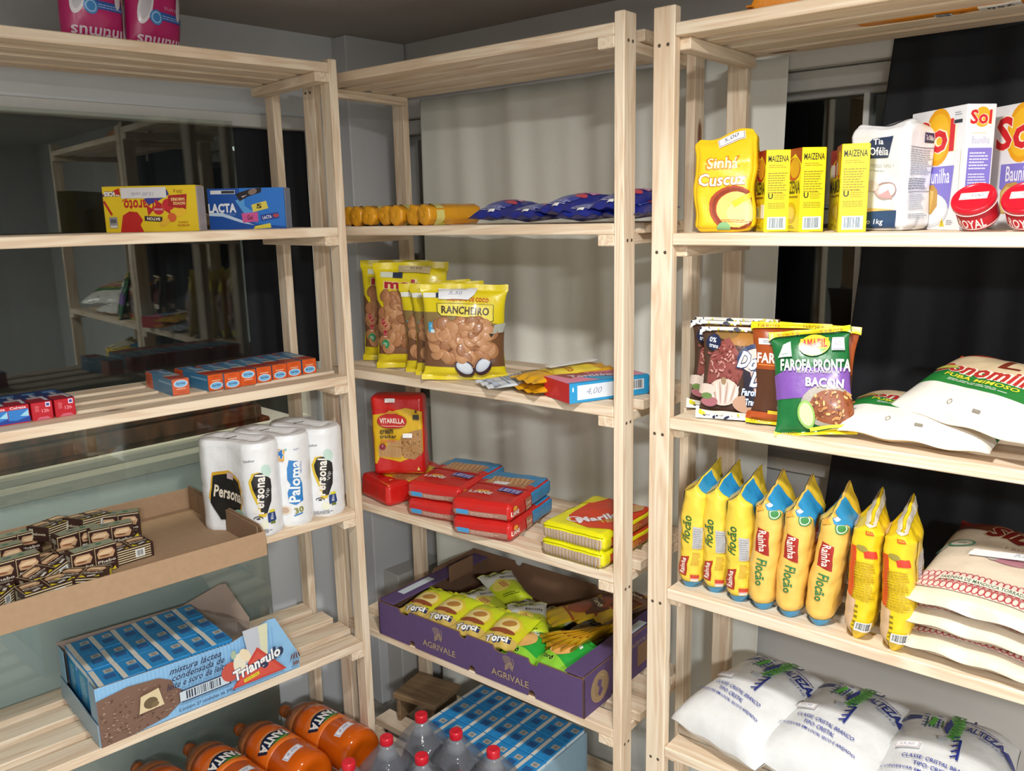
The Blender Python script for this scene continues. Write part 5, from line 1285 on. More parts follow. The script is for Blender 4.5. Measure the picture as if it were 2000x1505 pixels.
# ---- shelf 3: cookie bags with clear windows
COOK = [paint(c, .5, 'film') for c in ('b07a50', 'a06c46', 'bd8a60')]
def cookiebag(w, h, tf, seed, brand):
    pl = Pillow(w, h, tf, tf*.7, sb=.05, st=.07, narrow=.10, amp=.0045, seed=seed, n=2.4, freq=20, ep=.46, low=.18)
    mb = MB(); pl.mesh(mb, film('ddc918'), 30, 38)
    f = pl.face(mb); k = h/.21
    zt, zb = .150*k, .030*k
    if brand == 'R':
        f.poly([(.0, zt), (w*.3, zt-.002), (w*.7, zt-.018), (w, zt-.03), (w, zb), (0, zb)], '8a7448'); f.poly([(.0, zb), (w, zb), (w, zb+.075*k), (w*.8, zb+.095*k), (w*.5, zb+.08*k), (0, zb+.07*k)], '6e4a2e')
    else:
        f.poly([(0, zt*.93), (w*.12, zt*.78), (w*.5, zt*.9), (w, zt), (w, zb), (0, zb)], '7a5236')
    o = mb.obj('cookie_bag')
    cm = MB(); rr = random.Random(seed)
    g = pl.face(cm)
    for i in range(64):
        x = rr.uniform(.10, .90)*w; top = (.096 if brand == 'R' else .120)*k
        y = zb+.012+rr.uniform(0, 1)**.9*(top-.012)
        c = g.fn(x, y, .0); n = (g.fn(x, y, .01)-c).normalized()
        t1 = n.cross(Vector((rr.uniform(-1, 1), rr.uniform(-.3, .3), rr.uniform(-1, 1)))).normalized(); ax = (n+t1*rr.uniform(0, .38)).normalized()
        u = ax.cross(Vector((0, 0, 1))).normalized(); v = ax.cross(u); R1 = rr.uniform(.0150, .0185); T = .0035
        def xf(p, c=c, u=u, v=v, ax=ax, n=n): return c+n*.0002+u*p.x+v*p.y+ax*p.z
        cm.lathe([(0, -T), (R1*.9, -T), (R1, 0), (R1*.95, T*.6), (R1*.82, T), (0, T*1.15)], rr.choice(COOK), 16, xf)
    cm.obj('cookies', o)['kind'] = 'stuff'
    lm = MB(); g = pl.face(lm); g.lay = .0024
    if brand == 'R':
        g.rect(w*.10, h*.885, w*.16, .010, 'e6e8e0', -3); g.rect(w*.235, h*.88, w*.12, .010, '2c3a58', -3)
        g.text('SEQUILHO DE COCO', w*.55, h*.835, w*.5, .010, 'c23a1c', -2, bold=.04)
        pts = [(.18, .80), (.86, .785), (.86, .62), (.80, .60), (.66, .655), (.45, .66), (.22, .67), (.18, .71)]
        g.poly([(w*x, h*y) for x, y in pts], '5c4a12'); g.poly([(w*(.52+(x-.52)*.975), h*(.715+(y-.715)*.94)) for x, y in pts], 'e3d44e')
        g.text('RANCHEIRO', w*.52, h*.724, w*.58, h*.080, '4a3418', -2, bold=.06)
        g.rect(w*.115, h*.555, w*.11, h*.10, '3fa6d4'); g.rect(w*.125, h*.52, w*.08, h*.035, 'cfe4ec'); g.lines(w*.12, h*.57, w*.07, h*.03, 3, 'd8eef8')
        g.lay = .0050
        for cx, cy, r_ in ((.50, .135, 25), (.73, .155, -30)):
            g.ell(w*cx, h*cy, w*.125, h*.078, '3a2430', -r_); g.ell(w*(cx-.005), h*(cy+.012), w*.105, h*.055, 'c2cede', -r_); g.ell(w*(cx+.0), h*(cy+.016), w*.08, h*.04, 'd6dfe9', -r_)
        g.poly([(w*.80, h*.48), (w*.86, h*.48), (w*.83, h*.44)], '2a2a22'); g.poly([(w*.86, h*.58), (w*.99, h*.60), (w*.97, h*.50), (w*.84, h*.48)], 'a9aca0')
    else:
        g.rect(w*.20, h*.885, w*.20, .012, 'cfd4c0', -2); g.rect(w*.34, h*.88, w*.14, .012, '2a3148', -2)
        g.text('mabel', w*.52, h*.790, w*.74, h*.095, 'a81c28', -3, bold=.07, out='e8d8a0', ow=.05); g.lay = .0045; g.text('mabel', w*.14, h*.42, h*.20, w*.09, 'b02438', -80, bold=.07, out='e8c8b0'); g.ell(w*.14, h*.24, w*.055, h*.045, '2e8a54', -15); g.text('0%', w*.14, h*.24, w*.06, h*.03, 'd8ecdc', -15)
        g.poly([(w*.52, h*.20), (w*.60, h*.20), (w*.56, h*.24)], 'd9c824')
    lm.obj('bag_print', o)
    return o, pl
rb, rpl = cookiebag(.188, .205, .026, 21, 'R')
mbp = MB(); g = rpl.face(mbp); g.lay = .006; g.poly([(.040, .196), (.125, .190), (.118, .180), (.105, .170), (.040, .172)], 'e4e6ea'); g.text('5,50', .075, .182, .030, .007, '8d93ac', -3, shear=.3)
mbp.obj('price_strip', rb)
tag(rb, 'yellow topped cookie bag with coconut picture, foremost and tilted back', 'bag', 'cookie bags')
pose(rb, 'M', -.408, .048, deck('M', 3)+.002, 40, -5, 1)
r2_, _ = cookiebag(.165, .205, .024, 25, 'R'); tag(r2_, 'yellow topped cookie bag just behind the foremost one', 'bag', 'cookie bags')
pose(r2_, 'M', -.478, .082, deck('M', 3)+.001, 36, -3, -2)
r3_ = dup(r2_, 'yellow topped cookie bag between its like and the tall bag with red lettering', 'cookie bags'); pose(r3_, 'M', -.524, .096, deck('M', 3)+.001, 34, -2, -3)
m1_, mpl = cookiebag(.178, .246, .028, 31, 'M'); tag(m1_, 'tall cookie bag with big red lettering and a tan paper strip on top', 'bag', 'tall cookie bags')
mbp = MB(); g = mpl.face(mbp); g.lay = .006; g.rect(.102, .229, .076, .018, 'b5a47c', -3); g.text('8,00', .105, .229, .030, .008, '75683c', -3, shear=.3); mbp.obj('price_strip', m1_)
pose(m1_, 'M', -.612, .094, deck('M', 3)+.001, 34, -3, 0)
m2_ = dup(m1_, 'tall cookie bag at the left end, half covered by the left unit post', 'tall cookie bags')
for ch in list(m2_.children):
    if ch.name.startswith('price'): bpy.data.objects.remove(ch)
pose(m2_, 'M', -.722, .150, deck('M', 3)+.001, 36, -2, 1)
# flat packs
def flatpack(seed, w, h, col, draw, t=.010, name='flat_packet'):
    pl = Pillow(w, h, t, t*.8, sb=.06, st=.06, amp=.0025, seed=seed, n=3, ep=.35)
    return bag(name, pl, col, draw, 18, 24)
def dsil(f):
    f.lines(.05, .09, .09, .10, 12, '8a95a8', 0, 3); f.text('Wafer', .05, .125, .075, .022, '3c4456', 0, bold=.06); f.text('27%', .06, .17, .03, .012, '2c3040', bold=.05); f.rect(.05, .02, .09, .012, 'aab9cc')
o = flatpack(2, .100, .200, 'cdd7de', dsil, .009); tag(o, 'silver foil packet lying flat before the yellow packets', 'packet'); pose(o, 'M', -.305, -.012, deck('M', 3)+.010, -30, -88)
def dyel(f):
    f.poly([(0, .04), (.10, .06), (.10, .16), (0, .14)], 'e8cf3e'); f.text('Biscoito', .05, .10, .08, .02, 'a85a1c', 0, bold=.05); f.lines(.05, .06, .07, .02, 4, 'b98a1c')
o = flatpack(3, .105, .200, 'dfa51a', dyel, .011); tag(o, 'yellow packet lying flat under another yellow one', 'packet', 'yellow flat packets'); pose(o, 'M', -.212, -.004, deck('M', 3)+.010, -22, -89)
q = dup(o, 'yellow packet lying on top, a paper strip across it', 'yellow flat packets'); pose(q, 'M', -.214, .000, deck('M', 3)+.028, -26, -87)
mbp = MB(); mbp.rbox(-.012, .012, -.0190, -.0180, .06, .17, card('e4e4e0'), .0003); mbp.obj('price_strip', q)
def dbr(f): f.rect(.05, .10, .09, .05, 'a58458'); f.lines(.05, .10, .07, .03, 4, '6e5230')
o = flatpack(6, .110, .180, '8c7248', dbr, .010); tag(o, 'brown packet lying flat at the back of the shelf', 'packet'); pose(o, 'M', -.285, .105, deck('M', 3)+.012, -38, -88)
def dcar(F):
    f, t, l, r = F['front'], F['top'], F['left'], F['right']
    f.rect(.048, .019, .096, .038, 'c81e22'); f.poly([(.02, .004), (.06, .010), (.05, .030)], 'd63034')
    r.rect(.090, .019, .180, .038, '2a96cc'); r.rect(.060, .019, .085, .028, 'dfe6ee'); r.text('4,00', .055, .019, .035, .014, '9aa0b8', shear=.3); r.rect(.008, .026, .003, .008, 'e8eef4'); r.barcode(.150, .021, .040, .020, 0, 'd8dee4')
    t.rect(.048, .09, .096, .18, 'e08aa4'); t.poly([(0, .02), (.05, .03), (.03, .09), (0, .08)], '9c4a4a'); t.poly([(.04, .05), (.096, .08), (.096, .13), (.05, .10)], '3aa0d0'); t.lines(.05, .12, .08, .05, 5, '7a3040', 60); t.rect(.092, .09, .008, .18, '2a96cc'); t.poly([(0, .13), (.06, .16), (.05, .18), (0, .18)], 'c87a8a'); t.text('Tortinhas', .045, .085, .10, .024, 'f2e4ec', 78, bold=.04, out='7a2c54')
o = carton('biscuit_carton', .096, .185, .038, '2b93c8', dcar, .003)
tag(o, 'blue carton with red end and pink top lying across the shelf edge', 'carton'); pose(o, 'M', -.086, .078, deck('M', 3)+.001, -24)

# ---- shelf 4: cracker packs
def dvit(F):
    f, b = F['front'], F['back']; w, h = .150, .200
    for s in (f,):
        s.poly([(0, .012), (w, .006), (w, .160), (.10, .170), (.05, .158), (0, .150)], 'e0b51e'); s.poly([(0, 0), (w, 0), (w, .062), (.125, .050), (.08, .034), (.02, .046), (.012, .03), (0, .03)], 'c81c18')
        s.poly([(.085, .100), (.120, .112), (.146, .118), (.146, .058), (.120, .040), (.090, .044), (.078, .070)], 'b08450')
        r_ = random.Random(3)
        for i in range(60): s.ell(r_.uniform(.088, .142), r_.uniform(.05, .106), .002, .0014, r_.choice(('8c6236', 'cfa56c', '7a542c')), 0, 6)
        for i in range(16): s.rect(.020+i*.0042, .062-(i*.0002), .0022, .026, 'd9b07c'); s.rect(.020+i*.0042+.0021, .062, .0012, .026, '9a7040')
        for i in range(10): s.rect(.048+i*.0042, .082, .0022, .016, 'd9b07c'); s.rect(.050+i*.0042, .082, .0012, .016, '9a7040')
        s.ell(.062, .138, .042, .019, 'a81418'); s.ell(.062, .138, .040, .017, 'c2201e'); s.text('VITARELLA', .062, .139, .070, .013, 'f6eee0', bold=.04); s.ring(.064, .130, .034, .006, .0014, 'f0dcc0', 200, 340); s.poly([(.04, .156), (.085, .158), (.06, .166)], 'c9892c')
        s.text('cream', .046, .112, .040, .011, '3a2a1c', bold=.05); s.text('cracker', .050, .100, .048, .010, '3a2a1c', bold=.05); s.text('tradicional', .050, .089, .046, .009, 'd2601c', bold=.02, shear=.3)
        s.ell(.032, .074, .009, .008, '8e1c34'); s.text('7', .032, .075, .004, .006, 'f2dcd8'); s.rect(.132, .148, .016, .012, '3a3428'); s.rect(.132, .162, .006, .006, '5a2014'); s.poly([(.128, .016), (.138, .016), (.133, .026)], 'f0dc6a')
    return [lambda o: price(f, o, .106, .102, .028, .011, '', 0, None), lambda o: price(f, o, .060, .188, .028, .007, '', 0, None)]
ve = softpack('cracker_pack', .150, .052, .200, 'cc1e1a', dvit, (16, 8, 20), rnd=.20, amp=.0020, seed=4, freq=26)
tag(ve, 'red and yellow cracker pack standing upright on the lying one', 'cracker pack', 'red and yellow cracker packs')
pose(ve, 'M', -.676, .100, deck('M', 4)+.058, 32)
ve.matrix_world = ve.matrix_world @ Matrix.Scale(.86, 4, (1, 0, 0))
vl = dup(ve, 'red and yellow cracker pack lying flat under the upright one', 'red and yellow cracker packs')
for ch in list(vl.children): bpy.data.objects.remove(ch)
vl.matrix_world = Matrix.Translation(WP('M', -.694, .020, deck('M', 4)+.029)) @ Matrix.Rotation(UN['M'][2]+rad(-12), 4, 'Z') @ Matrix.Rotation(rad(-90), 4, 'X') @ Matrix.Scale(.86, 4, (1, 0, 0)) @ Matrix.Scale(1.05, 4, (0, 1, 0))
def dlia(F):
    t, f, r = F['top'], F['front'], F['right']; w, d = .142, .215
    t.rect(w/2, .168, w, .100, '2a86ba'); t.poly([(0, .115), (w, .105), (w, .135), (0, .142)], 'c02820'); t.poly([(.02, .122), (.125, .115), (.125, .175), (.03, .170)], 'b48458'); r_ = random.Random(3)
    for i in range(8): t.rect(.03+i*.012, .148, .005, .045, 'cda070', 12)
    t.ell(.050, .058, .016, .007, 'f0a828'); t.text('LIANE', .050, .048, .056, .015, 'f4ece0', 0, bold=.06); t.text('BISCOITO', .104, .062, .034, .007, 'e07a3c', 0)
    t.rect(.105, .082, .056, .026, '3c3c92', -6); t.text('LEITE', .105, .082, .052, .018, 'b9b4dc', -6, bold=.06)
    f.rect(w/2, .012, w*.92, .012, 'a87868'); f.rect(.030, .014, .030, .010, '4a9ad0'); f.lines(.085, .012, .07, .009, 3, 'd9b8a8'); f.rect(w/2, .004, w, .004, 'a01c18')
    r.rect(.160, .018, .110, .036, '2a86ba'); r.ell(.022, .028, .010, .005, 'f0a828'); r.text('LIANE', .022, .018, .034, .010, 'f4ece0', 0, bold=.06); r.rect(.086, .018, .030, .028, 'b0684c'); r.text('Cream', .086, .022, .028, .008, 'e6cdb8', bold=.04); r.text('Leite', .086, .011, .026, .007, 'e6cdb8', bold=.04)
la = softpack('cracker_pack', .146, .215, .041, 'c8201c', dlia, (16, 20, 6), rnd=.27, amp=.0018, seed=9, freq=26)
tag(la, 'red and blue cracker pack on top of the left pile of two', 'cracker pack', 'red and blue cracker packs')
pose(la, 'M', -.512, .123, deck('M', 4)+.041, 11)
pose(dup(la, 'red and blue cracker pack at the bottom of the left pile', 'red and blue cracker packs'), 'M', -.505, .118, deck('M', 4)+.001, 8)
lt = dup(la, 'red and blue cracker pack on top of the right pile, white sticker on it', 'red and blue cracker packs'); pose(lt, 'M', -.352, .098, deck('M', 4)+.041, 13)
mbp = MB(); mbp.rbox(-.030, .005, .012, .030, .0425, .0430, card('e3e6ea'), .0002); mbp.obj('price_sticker', lt)
pose(dup(la, 'red and blue cracker pack at the bottom of the right pile', 'red and blue cracker packs'), 'M', -.346, .094, deck('M', 4)+.001, 12)
def dmar(F):
    t, f, r, l = F['top'], F['front'], F['right'], F['left']; w, d = .150, .205
    t.poly([(.02, .205), (.03, .06), (.055, .035), (.10, .022), (.15, .045), (.15, .205)], 'cf3a16'); t.poly([(0, .20), (.05, .205), (.03, .15), (0, .13)], 'd9cf1e'); t.rect(.0, .10, .02, .04, 'd8d8c8', 0)
    t.text('Marilan', .092, .085, .110, .030, 'eef0f6', 58, bold=.07, shear=.15, out='a82414'); t.ring(.055, .045, .018, .014, .004, 'f3e6ea'); t.text('TEENS', .120, .085, .06, .012, 'e0b83a', 58, bold=.05); t.ell(.12, .165, .018, .026, 'c8a068', -20); t.ell(.09, .18, .014, .02, 'd8b880', 20); t.text('Cream Cracker', .138, .10, .08, .008, 'f0d8b8', 58)
    f.rect(w/2, .016, w*.94, .020, 'c9b89a' )
    for i in range(36): f.rect(.008+i*.0038, .016, .0018, .020, 'a8845c' if i % 2 else 'b8a4a4')
    f.rect(w/2, .034, w, .008, 'e2de14'); r.rect(.10, .016, .15, .018, 'cf4a1c'); r.lines(.12, .016, .06, .014, 3, 'e6c44a'); r.rect(.012, .018, .03, .036, 'e0d816')
ma = softpack('cracker_pack', .150, .205, .036, 'e4de12', dmar, (16, 20, 6), rnd=.34, amp=.0018, seed=12, freq=26)
tag(ma, 'yellow and orange cracker pack at the bottom of its pile by the right post', 'cracker pack', 'yellow and orange cracker packs')
pose(ma, 'M', -.098, .100, deck('M', 4)+.001, 0)
pose(dup(ma, 'yellow and orange cracker pack on top of its pile by the right post', 'yellow and orange cracker packs'), 'M', -.100, .104, deck('M', 4)+.034, 1)

# ---- shelf 5: purple fruit box with snack bags
PU = paint('5b4672', .7, 'board'); BRN = paint('7a5a42', .85, 'board'); GOLD = 'b09a7a'
fb_ = empty('produce_box', WP('M', 0, 0, deck('M', 5)), UN['M'][2]); tag(fb_, 'purple cardboard fruit box full of snack bags on the lower middle shelf', 'box')
bx0, bx1, by0, by1, bh = -.676, -.066, -.002, .358, .092
def wallpoly(axis, pos, pts, th, inward):
    """pts (along, z); outer purple sheet and inner brown sheet with a cut edge"""
    n = len(pts); m = MB()
    def P(p, k): return (p[0], pos+k, p[1]) if axis == 'y' else (pos+k, p[0], p[1])
    a = [P(p, 0) for p in pts]; b = [P(p, inward*th) for p in pts]
    m.add(a, [tuple(range(n))], PU); m.add(b, [tuple(range(n))], BRN); m.add(a+b, [(i, (i+1) % n, (i+1) % n+n, i+n) for i in range(n)], BRN)
    return m
def notches(x0, x1, h, low, up):
    """outline with half-round cuts in the bottom and top edges"""
    P = [(x0, 0)]
    for c in low:
        P.append((c-.011, 0)); 
        for k in range(7): a = PI-PI*k/6; P.append((c+.010*math.cos(a), .001+.015*math.sin(a)))
        P.append((c+.011, 0))
    P.append((x1, 0)); P.append((x1, h))
    for c, wd_ in reversed(up):
        P.append((c+wd_, h))
        for k in range(5): a = PI*k/4; P.append((c+wd_*.9*math.cos(a), h-.012*math.sin(a)**.5 if 0 < k < 4 else h-.004))
        P.append((c-wd_, h))
    P.append((x0, h)); return P
m = wallpoly('y', by0, notches(bx0, bx1, bh-.006, (bx0+.115, bx0+.305, bx0+.475), ((bx0+.09, .018), (bx0+.28, .012), (bx0+.39, .022), (bx0+.48, .014))), .004, 1)
f = Face(m, bx1-bx0, bh, lambda x, y, off: Vector((bx0+x, by0-off-.0001, y)), card)
def leaf(cx, cy):
    for i in range(5): f.rect(cx-.012+i*.0045, cy+.006+i*.001-.0*i, .0016, .022-.002*abs(i-2), GOLD, 28); 
    for i in range(6): f.rect(cx+.008, cy-.004-i*.0024+.006, .016-.001*i, .0011, GOLD, -38); f.rect(cx-.004, cy-.008-i*.0022+.006, .014, .0011, GOLD, 35)
    f.ring(cx+.010, cy+.004, .006, .012, .0013, GOLD, -90, 90)
for cx in (.200, .413):
    leaf(cx, .057); f.text('AGRIVALE', cx+.004, .026, .104, .0155, GOLD, 0, bold=.02)
m.obj('box_wall', fb_)
m = wallpoly('y', by1, notches(bx0, bx1, bh+.012, (), ((bx0+.16, .014), (bx0+.42, .016))), .004, -1); m.obj('box_wall', fb_)
side = [(by0, 0), (by1, 0), (by1, bh+.010), (by0+.20, bh+.010), (by0+.19, bh), (by0, bh)]
m = wallpoly('x', bx0, side, .004, 1); m.obj('box_wall', fb_)
m = wallpoly('x', bx1, [(by0, 0), (by0+.10, 0), (by0+.108, .014), (by0+.122, .014), (by0+.13, 0), (by1, 0), (by1, bh+.008), (by0+.15, bh+.008), (by0+.145, bh-.016), (by0+.125, bh-.018), (by0+.115, bh), (by0, bh)], .004, -1)
f = Face(m, by1-by0, bh, lambda x, y, off: Vector((bx1+off+.0001, by0+x, y)), card)
f.ell(.058, .046, .034, .034, 'a58a68'); f.ell(.058, .046, .030, .030, '98805e'); f.ring(.058, .046, .026, .026, .002, 'b59a78'); f.poly([(.052, .064), (.066, .058), (.062, .046), (.070, .036), (.058, .024), (.050, .032), (.056, .044), (.048, .054)], '5b4672')
f.rect(.27, .045, .12, .05, '8a6a4c'); f.text('AGRIVALE', .22, .078, .07, .010, GOLD)
m.obj('box_wall', fb_)
m = MB(); m.rbox(bx0+.002, bx0+.052, by0+.002, by1-.002, bh-.0035, bh, PU, .0006); m.rbox(bx0+.012, bx0+.034, by0+.055, by0+.165, bh+.0003, bh+.0010, card('cfdbe2'), .0002); m.obj('top_ledge', fb_)
m = MB(); m.rbox(bx1-.050, bx1-.002, by0+.002, by1-.002, bh-.0035, bh, PU, .0006); m.rbox(bx1-.036, bx1-.016, by0+.20, by0+.28, bh+.0003, bh+.0010, card('cfdbe2'), .0002); m.obj('top_ledge', fb_)
m = MB(); m.rbox(bx0+.062, bx0+.066, by1-.17, by1-.08, bh-.01, bh+.034, BRN, .0006); m.obj('corner_flap', fb_)
m = MB(); m.rbox(bx0+.004, bx1-.004, by0+.004, by1-.004, .0006, .004, BRN, .0005); m.obj('box_floor', fb_)
def snack(kind, seed):
    pl = Pillow(.098, .132, .018, .014, sb=.06, st=.07, amp=.004, seed=seed, n=2.4, ep=.45)
    def draw(f):
        if kind == 'g':
            f.rect(.049, .10, .098, .05, 'c9d61e'); f.ell(.046, .062, .040, .030, 'dcc33c'); f.ell(.046, .060, .034, .024, 'e6d38a'); f.ell(.050, .066, .020, .010, 'b5813c', 15); f.ell(.046, .040, .036, .008, '8e4a2c', 5); f.poly([(0, 0), (.098, 0), (.098, .026), (.05, .034), (0, .026)], 'cdb05a')
            f.text('Torci', .045, .018, .060, .014, 'f3f2ea', 8, bold=.09, out='23305c', ow=.1)
        elif kind == 'w':
            f.rect(.049, .098, .098, .060, 'dcdfd8'); f.poly([(0, .045), (.05, .060), (.098, .050), (.098, 0), (0, 0)], 'b9cc1c'); f.ell(.035, .055, .028, .020, 'e0cf5c', 20)
            for i in range(3): f.rect(.034+i*.006, .054, .003, .024, 'b5564a', 20)
            f.text('Torô', .040, .108, .052, .016, '1f4a1e', 4, bold=.09, out='cddc4a', ow=.08); f.text('BACON', .066, .084, .044, .009, '3c1c18', 4, bold=.05); f.lines(.05, .02, .05, .01, 2, '4c5a18')
        else:
            f.ell(.04, .07, .034, .030, 'e6b46a'); f.text('Pizza', .060, .10, .050, .014, 'eef4ea', -20, bold=.05); f.poly([(0, 0), (.098, 0), (.098, .03), (0, .05)], '8fd23c'); f.text('Torô', .030, .030, .04, .012, '0f3c16', bold=.08, out='c9e87c')
    return bag('snack_bag', pl, {'g': 'd0cc26', 'w': 'c8d034', 'n': '27a53c'}[kind], draw, 18, 22)
sg1, sw1, sn1 = snack('g', 2), snack('w', 5), snack('n', 8)
def put_snack(o, lbl, a, d, z, yaw, tilt, roll=0):
    tag(o, lbl, 'snack bag', 'snack bags in the purple box'); pose(o, 'M', a, d, deck('M', 5)+z, yaw, tilt, roll)
put_snack(sg1, 'yellow green snack bag at the left front corner of the purple box', -.585, .024, .062, 4, -84)
for i, (a, d, z, yw, tl, lbl) in enumerate(((-.502, .022, .066, 2, -82, 'yellow green snack bag, second along the front of the purple box'), (-.412, .018, .068, 4, -83, 'yellow green snack bag, third along the front of the purple box'), (-.318, .016, .070, 6, -80, 'yellow green snack bag, fourth along the front, beside the green bag'))):
    put_snack(dup(sg1), lbl, a, d, z, yw, tl)
for i, a in enumerate((-.57, -.46, -.35, -.24)):
    put_snack(dup(sg1), ['leftmost', 'second', 'third', 'rightmost'][i]+' snack bag hidden under the front row of the purple box', a, .03, .024, 0, -88)
for i, a in enumerate((-.56, -.45, -.34, -.23)):
    put_snack(dup(sw1), ['leftmost', 'second', 'third', 'rightmost'][i]+' snack bag hidden at the bottom rear of the purple box', a, .19, .024, 0, -88)
put_snack(sw1, 'white and green snack bag with bacon picture at the back of the purple box', -.420, .215, .072, 62, -80)
put_snack(dup(sw1), 'white and green snack bag lying before the rearmost one', -.415, .140, .060, 66, -82)
put_snack(dup(sw1), 'white and green snack bag beside the fan of thin bags', -.285, .100, .066, 40, -80)
put_snack(sn1, 'bright green snack bag at the right front corner of the purple box', -.190, .030, .050, -8, -80)
put_snack(dup(sn1), 'bright green snack bag partly under the thin fanned bags', -.262, .012, .052, 10, -84)
def thinbag(seed):
    pl = Pillow(.085, .165, .008, .006, sb=.05, st=.05, amp=.003, seed=seed, n=2.6, ep=.4)
    def draw(f):
        f.rect(.042, .12, .085, .06, '6b3a22'); f.ell(.04, .09, .03, .03, 'a04c28'); f.poly([(.0, .0), (.085, 0), (.085, .05), (0, .06)], 'd8b41e'); f.text('Torô', .04, .135, .05, .014, 'e8e4c8', bold=.07); f.rect(.042, .055, .085, .006, 'a8481c')
    return bag('thin_snack_bag', pl, 'c99a1c', draw, 14, 18)
tb = thinbag(3)
FAN = [(-.262, .115, .060, -52, -58), (-.248, .100, .060, -48, -52), (-.232, .090, .060, -44, -48), (-.214, .085, .060, -40, -44), (-.196, .084, .060, -34, -42), (-.178, .090, .060, -28, -42), (-.300, .185, .062, -62, -70), (-.262, .225, .064, -56, -66), (-.215, .250, .066, -50, -60)]
FL = ['thin yellow brown bag at the left edge of the fan', 'thin yellow brown bag, second from the left of the fan', 'thin yellow brown bag, third from the left of the fan', 'thin yellow brown bag in the middle of the fan', 'thin yellow brown bag, second from the right of the fan', 'thin yellow brown bag at the right edge of the fan', 'thin brown bag lying behind the fan toward the white bag', 'thin brown bag lying behind the fan in the middle', 'thin brown bag lying behind the fan near the right post']
for i, (a, d, z, yw, tl) in enumerate(FAN):
    o = tb if i == 0 else dup(tb)
    tag(o, FL[i]+' in the purple box', 'snack bag', 'thin fanned snack bags')
    if i < 6:
        o.matrix_world = (Matrix.Translation(WP('M', a, d, deck('M', 5)+z)) @ Matrix.Rotation(UN['M'][2]+rad(yw+4*i), 4, 'Z') @ Matrix.Rotation(rad(-82), 4, 'X') @ Matrix.Rotation(rad(0), 4, 'Z')
                          @ Matrix.Rotation(rad(-48), 4, 'Z'))
    else: pose(o, 'M', a, d, deck('M', 5)+z+.01, yw+30, -84)

# ---- shelf 6: second batch of milk cartons in a low tray, small wooden stool
tr2 = empty('carton_tray', WP('M', 0, 0, deck('M', 6)), UN['M'][2]); tag(tr2, 'low pale blue tray holding milk cartons on the bottom middle shelf', 'tray')
tx0, tx1, ty0, ty1 = -.560, -.222, -.008, .236
for a in ((tx0, tx1, ty0-.0025, ty0, .06), (tx0, tx1, ty1, ty1+.0025, .06), (tx0-.0025, tx0, ty0, ty1, .06), (tx1, tx1+.0025, ty0, ty1, .110)):
    m = MB(); m.rbox(a[0], a[1], a[2], a[3], 0, a[4], card('8fb0c4'), .0004); m.obj('tray_wall', tr2)
m = MB(); m.rbox(tx0, tx1, ty0, ty1, 0, .0025, CBd, .0004); m.obj('tray_floor', tr2)
for i in range(7):
    for j in range(3):
        o = dup(mk); tag(o, 'milk carton in the low tray, column %s from right, %s row' % (['seven', 'six', 'five', 'four', 'three', 'two', 'one'][i], ['front', 'middle', 'back'][j]), 'carton', 'milk cartons in the low tray')
        pose(o, 'M', tx0+.028+i*.0475, ty0+.042+j*.0795, deck('M', 6)+.003, ((i*5+j*3) % 5-2)*.5)
st = empty('wooden_stool', WP('M', -.70, .165, deck('M', 6)), UN['M'][2]+rad(10)); tag(st, 'low dark wooden step stool at the back left of the bottom middle shelf', 'stool')
m = MB(); m.rbox(-.07, .07, -.05, .07, .066, .082, PINE2, .002); m.obj('stool_top', st)
for x in (-.062, .050): m = MB(); m.rbox(x, x+.012, -.045, .065, 0, .066, PINE2, .002); m.obj('stool_leg', st)

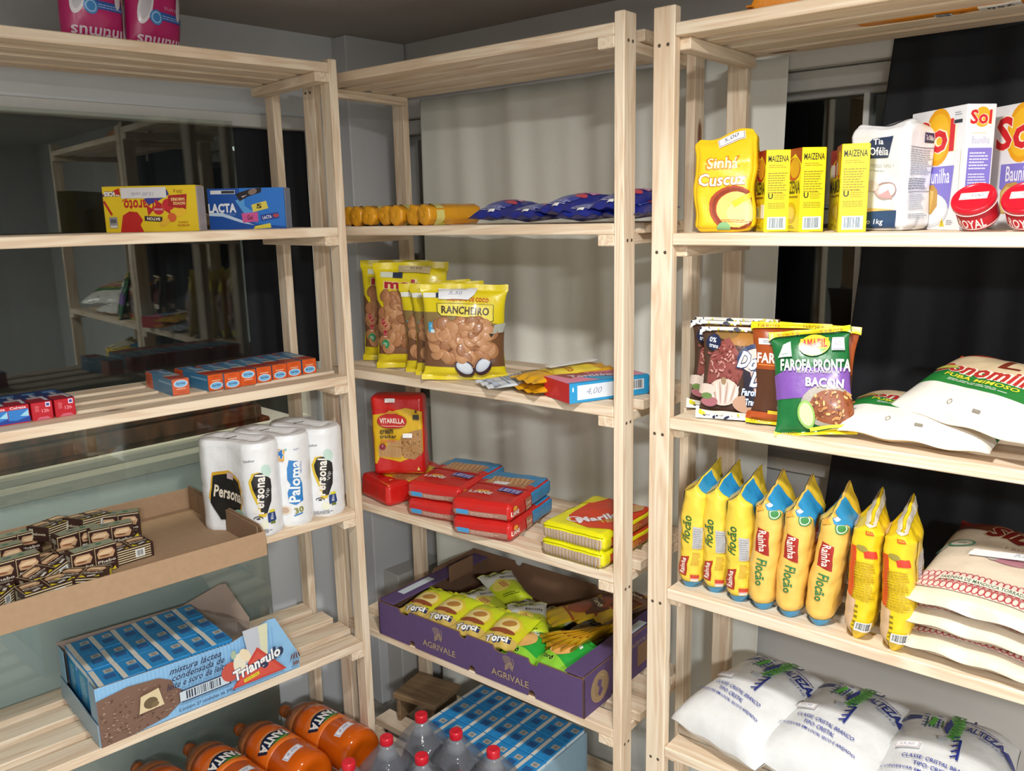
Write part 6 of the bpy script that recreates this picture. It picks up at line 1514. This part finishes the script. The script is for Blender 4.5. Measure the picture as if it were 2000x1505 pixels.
# ================================================================ shrink-wrapped cola bottles on the floor
CO = liquid_mat('cola', '1a1413', .08, .0); CLB = clearish('bottle_plastic', 'c8ccd0', .35, .05); REDC = paint('cf2030', .28, 'card')
def cola():
    root = empty('cola_bottle', (0, 0, 0))
    m = MB(); m.lathe([(0, .008), (.035, .0), (.048, .006), (.053, .025), (.053, .09), (.050, .12), (.053, .155), (.0535, .20), (.051, .222), (.043, .245), (.032, .266), (.023, .284), (0, .284)], CO, 36); m.obj('bottle_body', root)
    m = MB(); m.lathe([(.0232, .2842), (.018, .295), (.0138, .304), (.0135, .316)], CLB, 30); m.obj('bottle_neck', root)
    m = MB(); m.lathe([(.0532, .10), (.0512, .12), (.0537, .155), (.0542, .19), (.0535, .191)], card('b0202a'), 36); m.obj('bottle_label', root)
    m = MB(); m.lathe([(.0138, .313), (.0147, .3135), (.0150, .315), (.0150, .328), (.0140, .3305), (.0115, .3318), (.008, .331), (0, .3305)], REDC, 28); m.obj('bottle_cap', root)
    return root
c0_ = cola(); CA = [-.482, -.373, -.264]; CD = [-.060, -.169, -.278]
LBC = [['back left', 'back middle', 'back right'], ['middle left', 'middle', 'middle right'], ['front left', 'front middle', 'front right']]
caps = []
for j, d in enumerate(CD):
    for i, a in enumerate(CA):
        o = c0_ if not caps else dup(c0_)
        caps.append((a, d)); tag(o, 'red capped cola bottle at the %s of the wrapped pack' % LBC[j][i], 'bottle', 'cola bottles in the shrink wrapped pack')
        o.location = WP('M', a, d, FLOOR); o.rotation_euler = (0, 0, 1.1*i+j)
V = []; nx, ny = 66, 66; X0, X1, Y0, Y1 = CA[0]-.062, CA[-1]+.062, CD[-1]-.062, CD[0]+.058
for j in range(ny+1):
    for i in range(nx+1):
        x = X0+(X1-X0)*i/nx; y = Y0+(Y1-Y0)*j/ny
        best = 0
        for a, d in caps:
            r = math.hypot(x-a, y-d)
            hgt = .3145 if r < .0165 else .3145-.056*((r-.0165)/.046)**.9
            best = max(best, hgt)
        ed = min(x-X0, X1-x, y-Y0, Y1-y)
        z = best+.0025*noise.noise(Vector((x, y, 0))*45)
        if ed < .006: z = .20
        V.append((x, y, z+FLOOR))
F = [[j*(nx+1)+i, j*(nx+1)+i+1, (j+1)*(nx+1)+i+1, (j+1)*(nx+1)+i] for j in range(ny) for i in range(nx)]
b0 = len(V); ringi = [i for i in range(nx+1)]+[(k+1)*(nx+1)-1 for k in range(1, ny+1)]+[ny*(nx+1)+i for i in range(nx-1, -1, -1)]+[k*(nx+1) for k in range(ny-1, 0, -1)]
for k in ringi: V.append((V[k][0], V[k][1], FLOOR+.002))
n = len(ringi)
for k in range(n): F.append([ringi[k], ringi[(k+1) % n], b0+(k+1) % n, b0+k])
m = MB(); m.add(V, F, clearish('shrink_film', '8a8e96', .40, .16), True)
o = frame_obj(m.obj('shrink_wrap'), 'M'); tag(o, 'clear shrink wrap stretched over the pack of cola bottles', 'wrap')
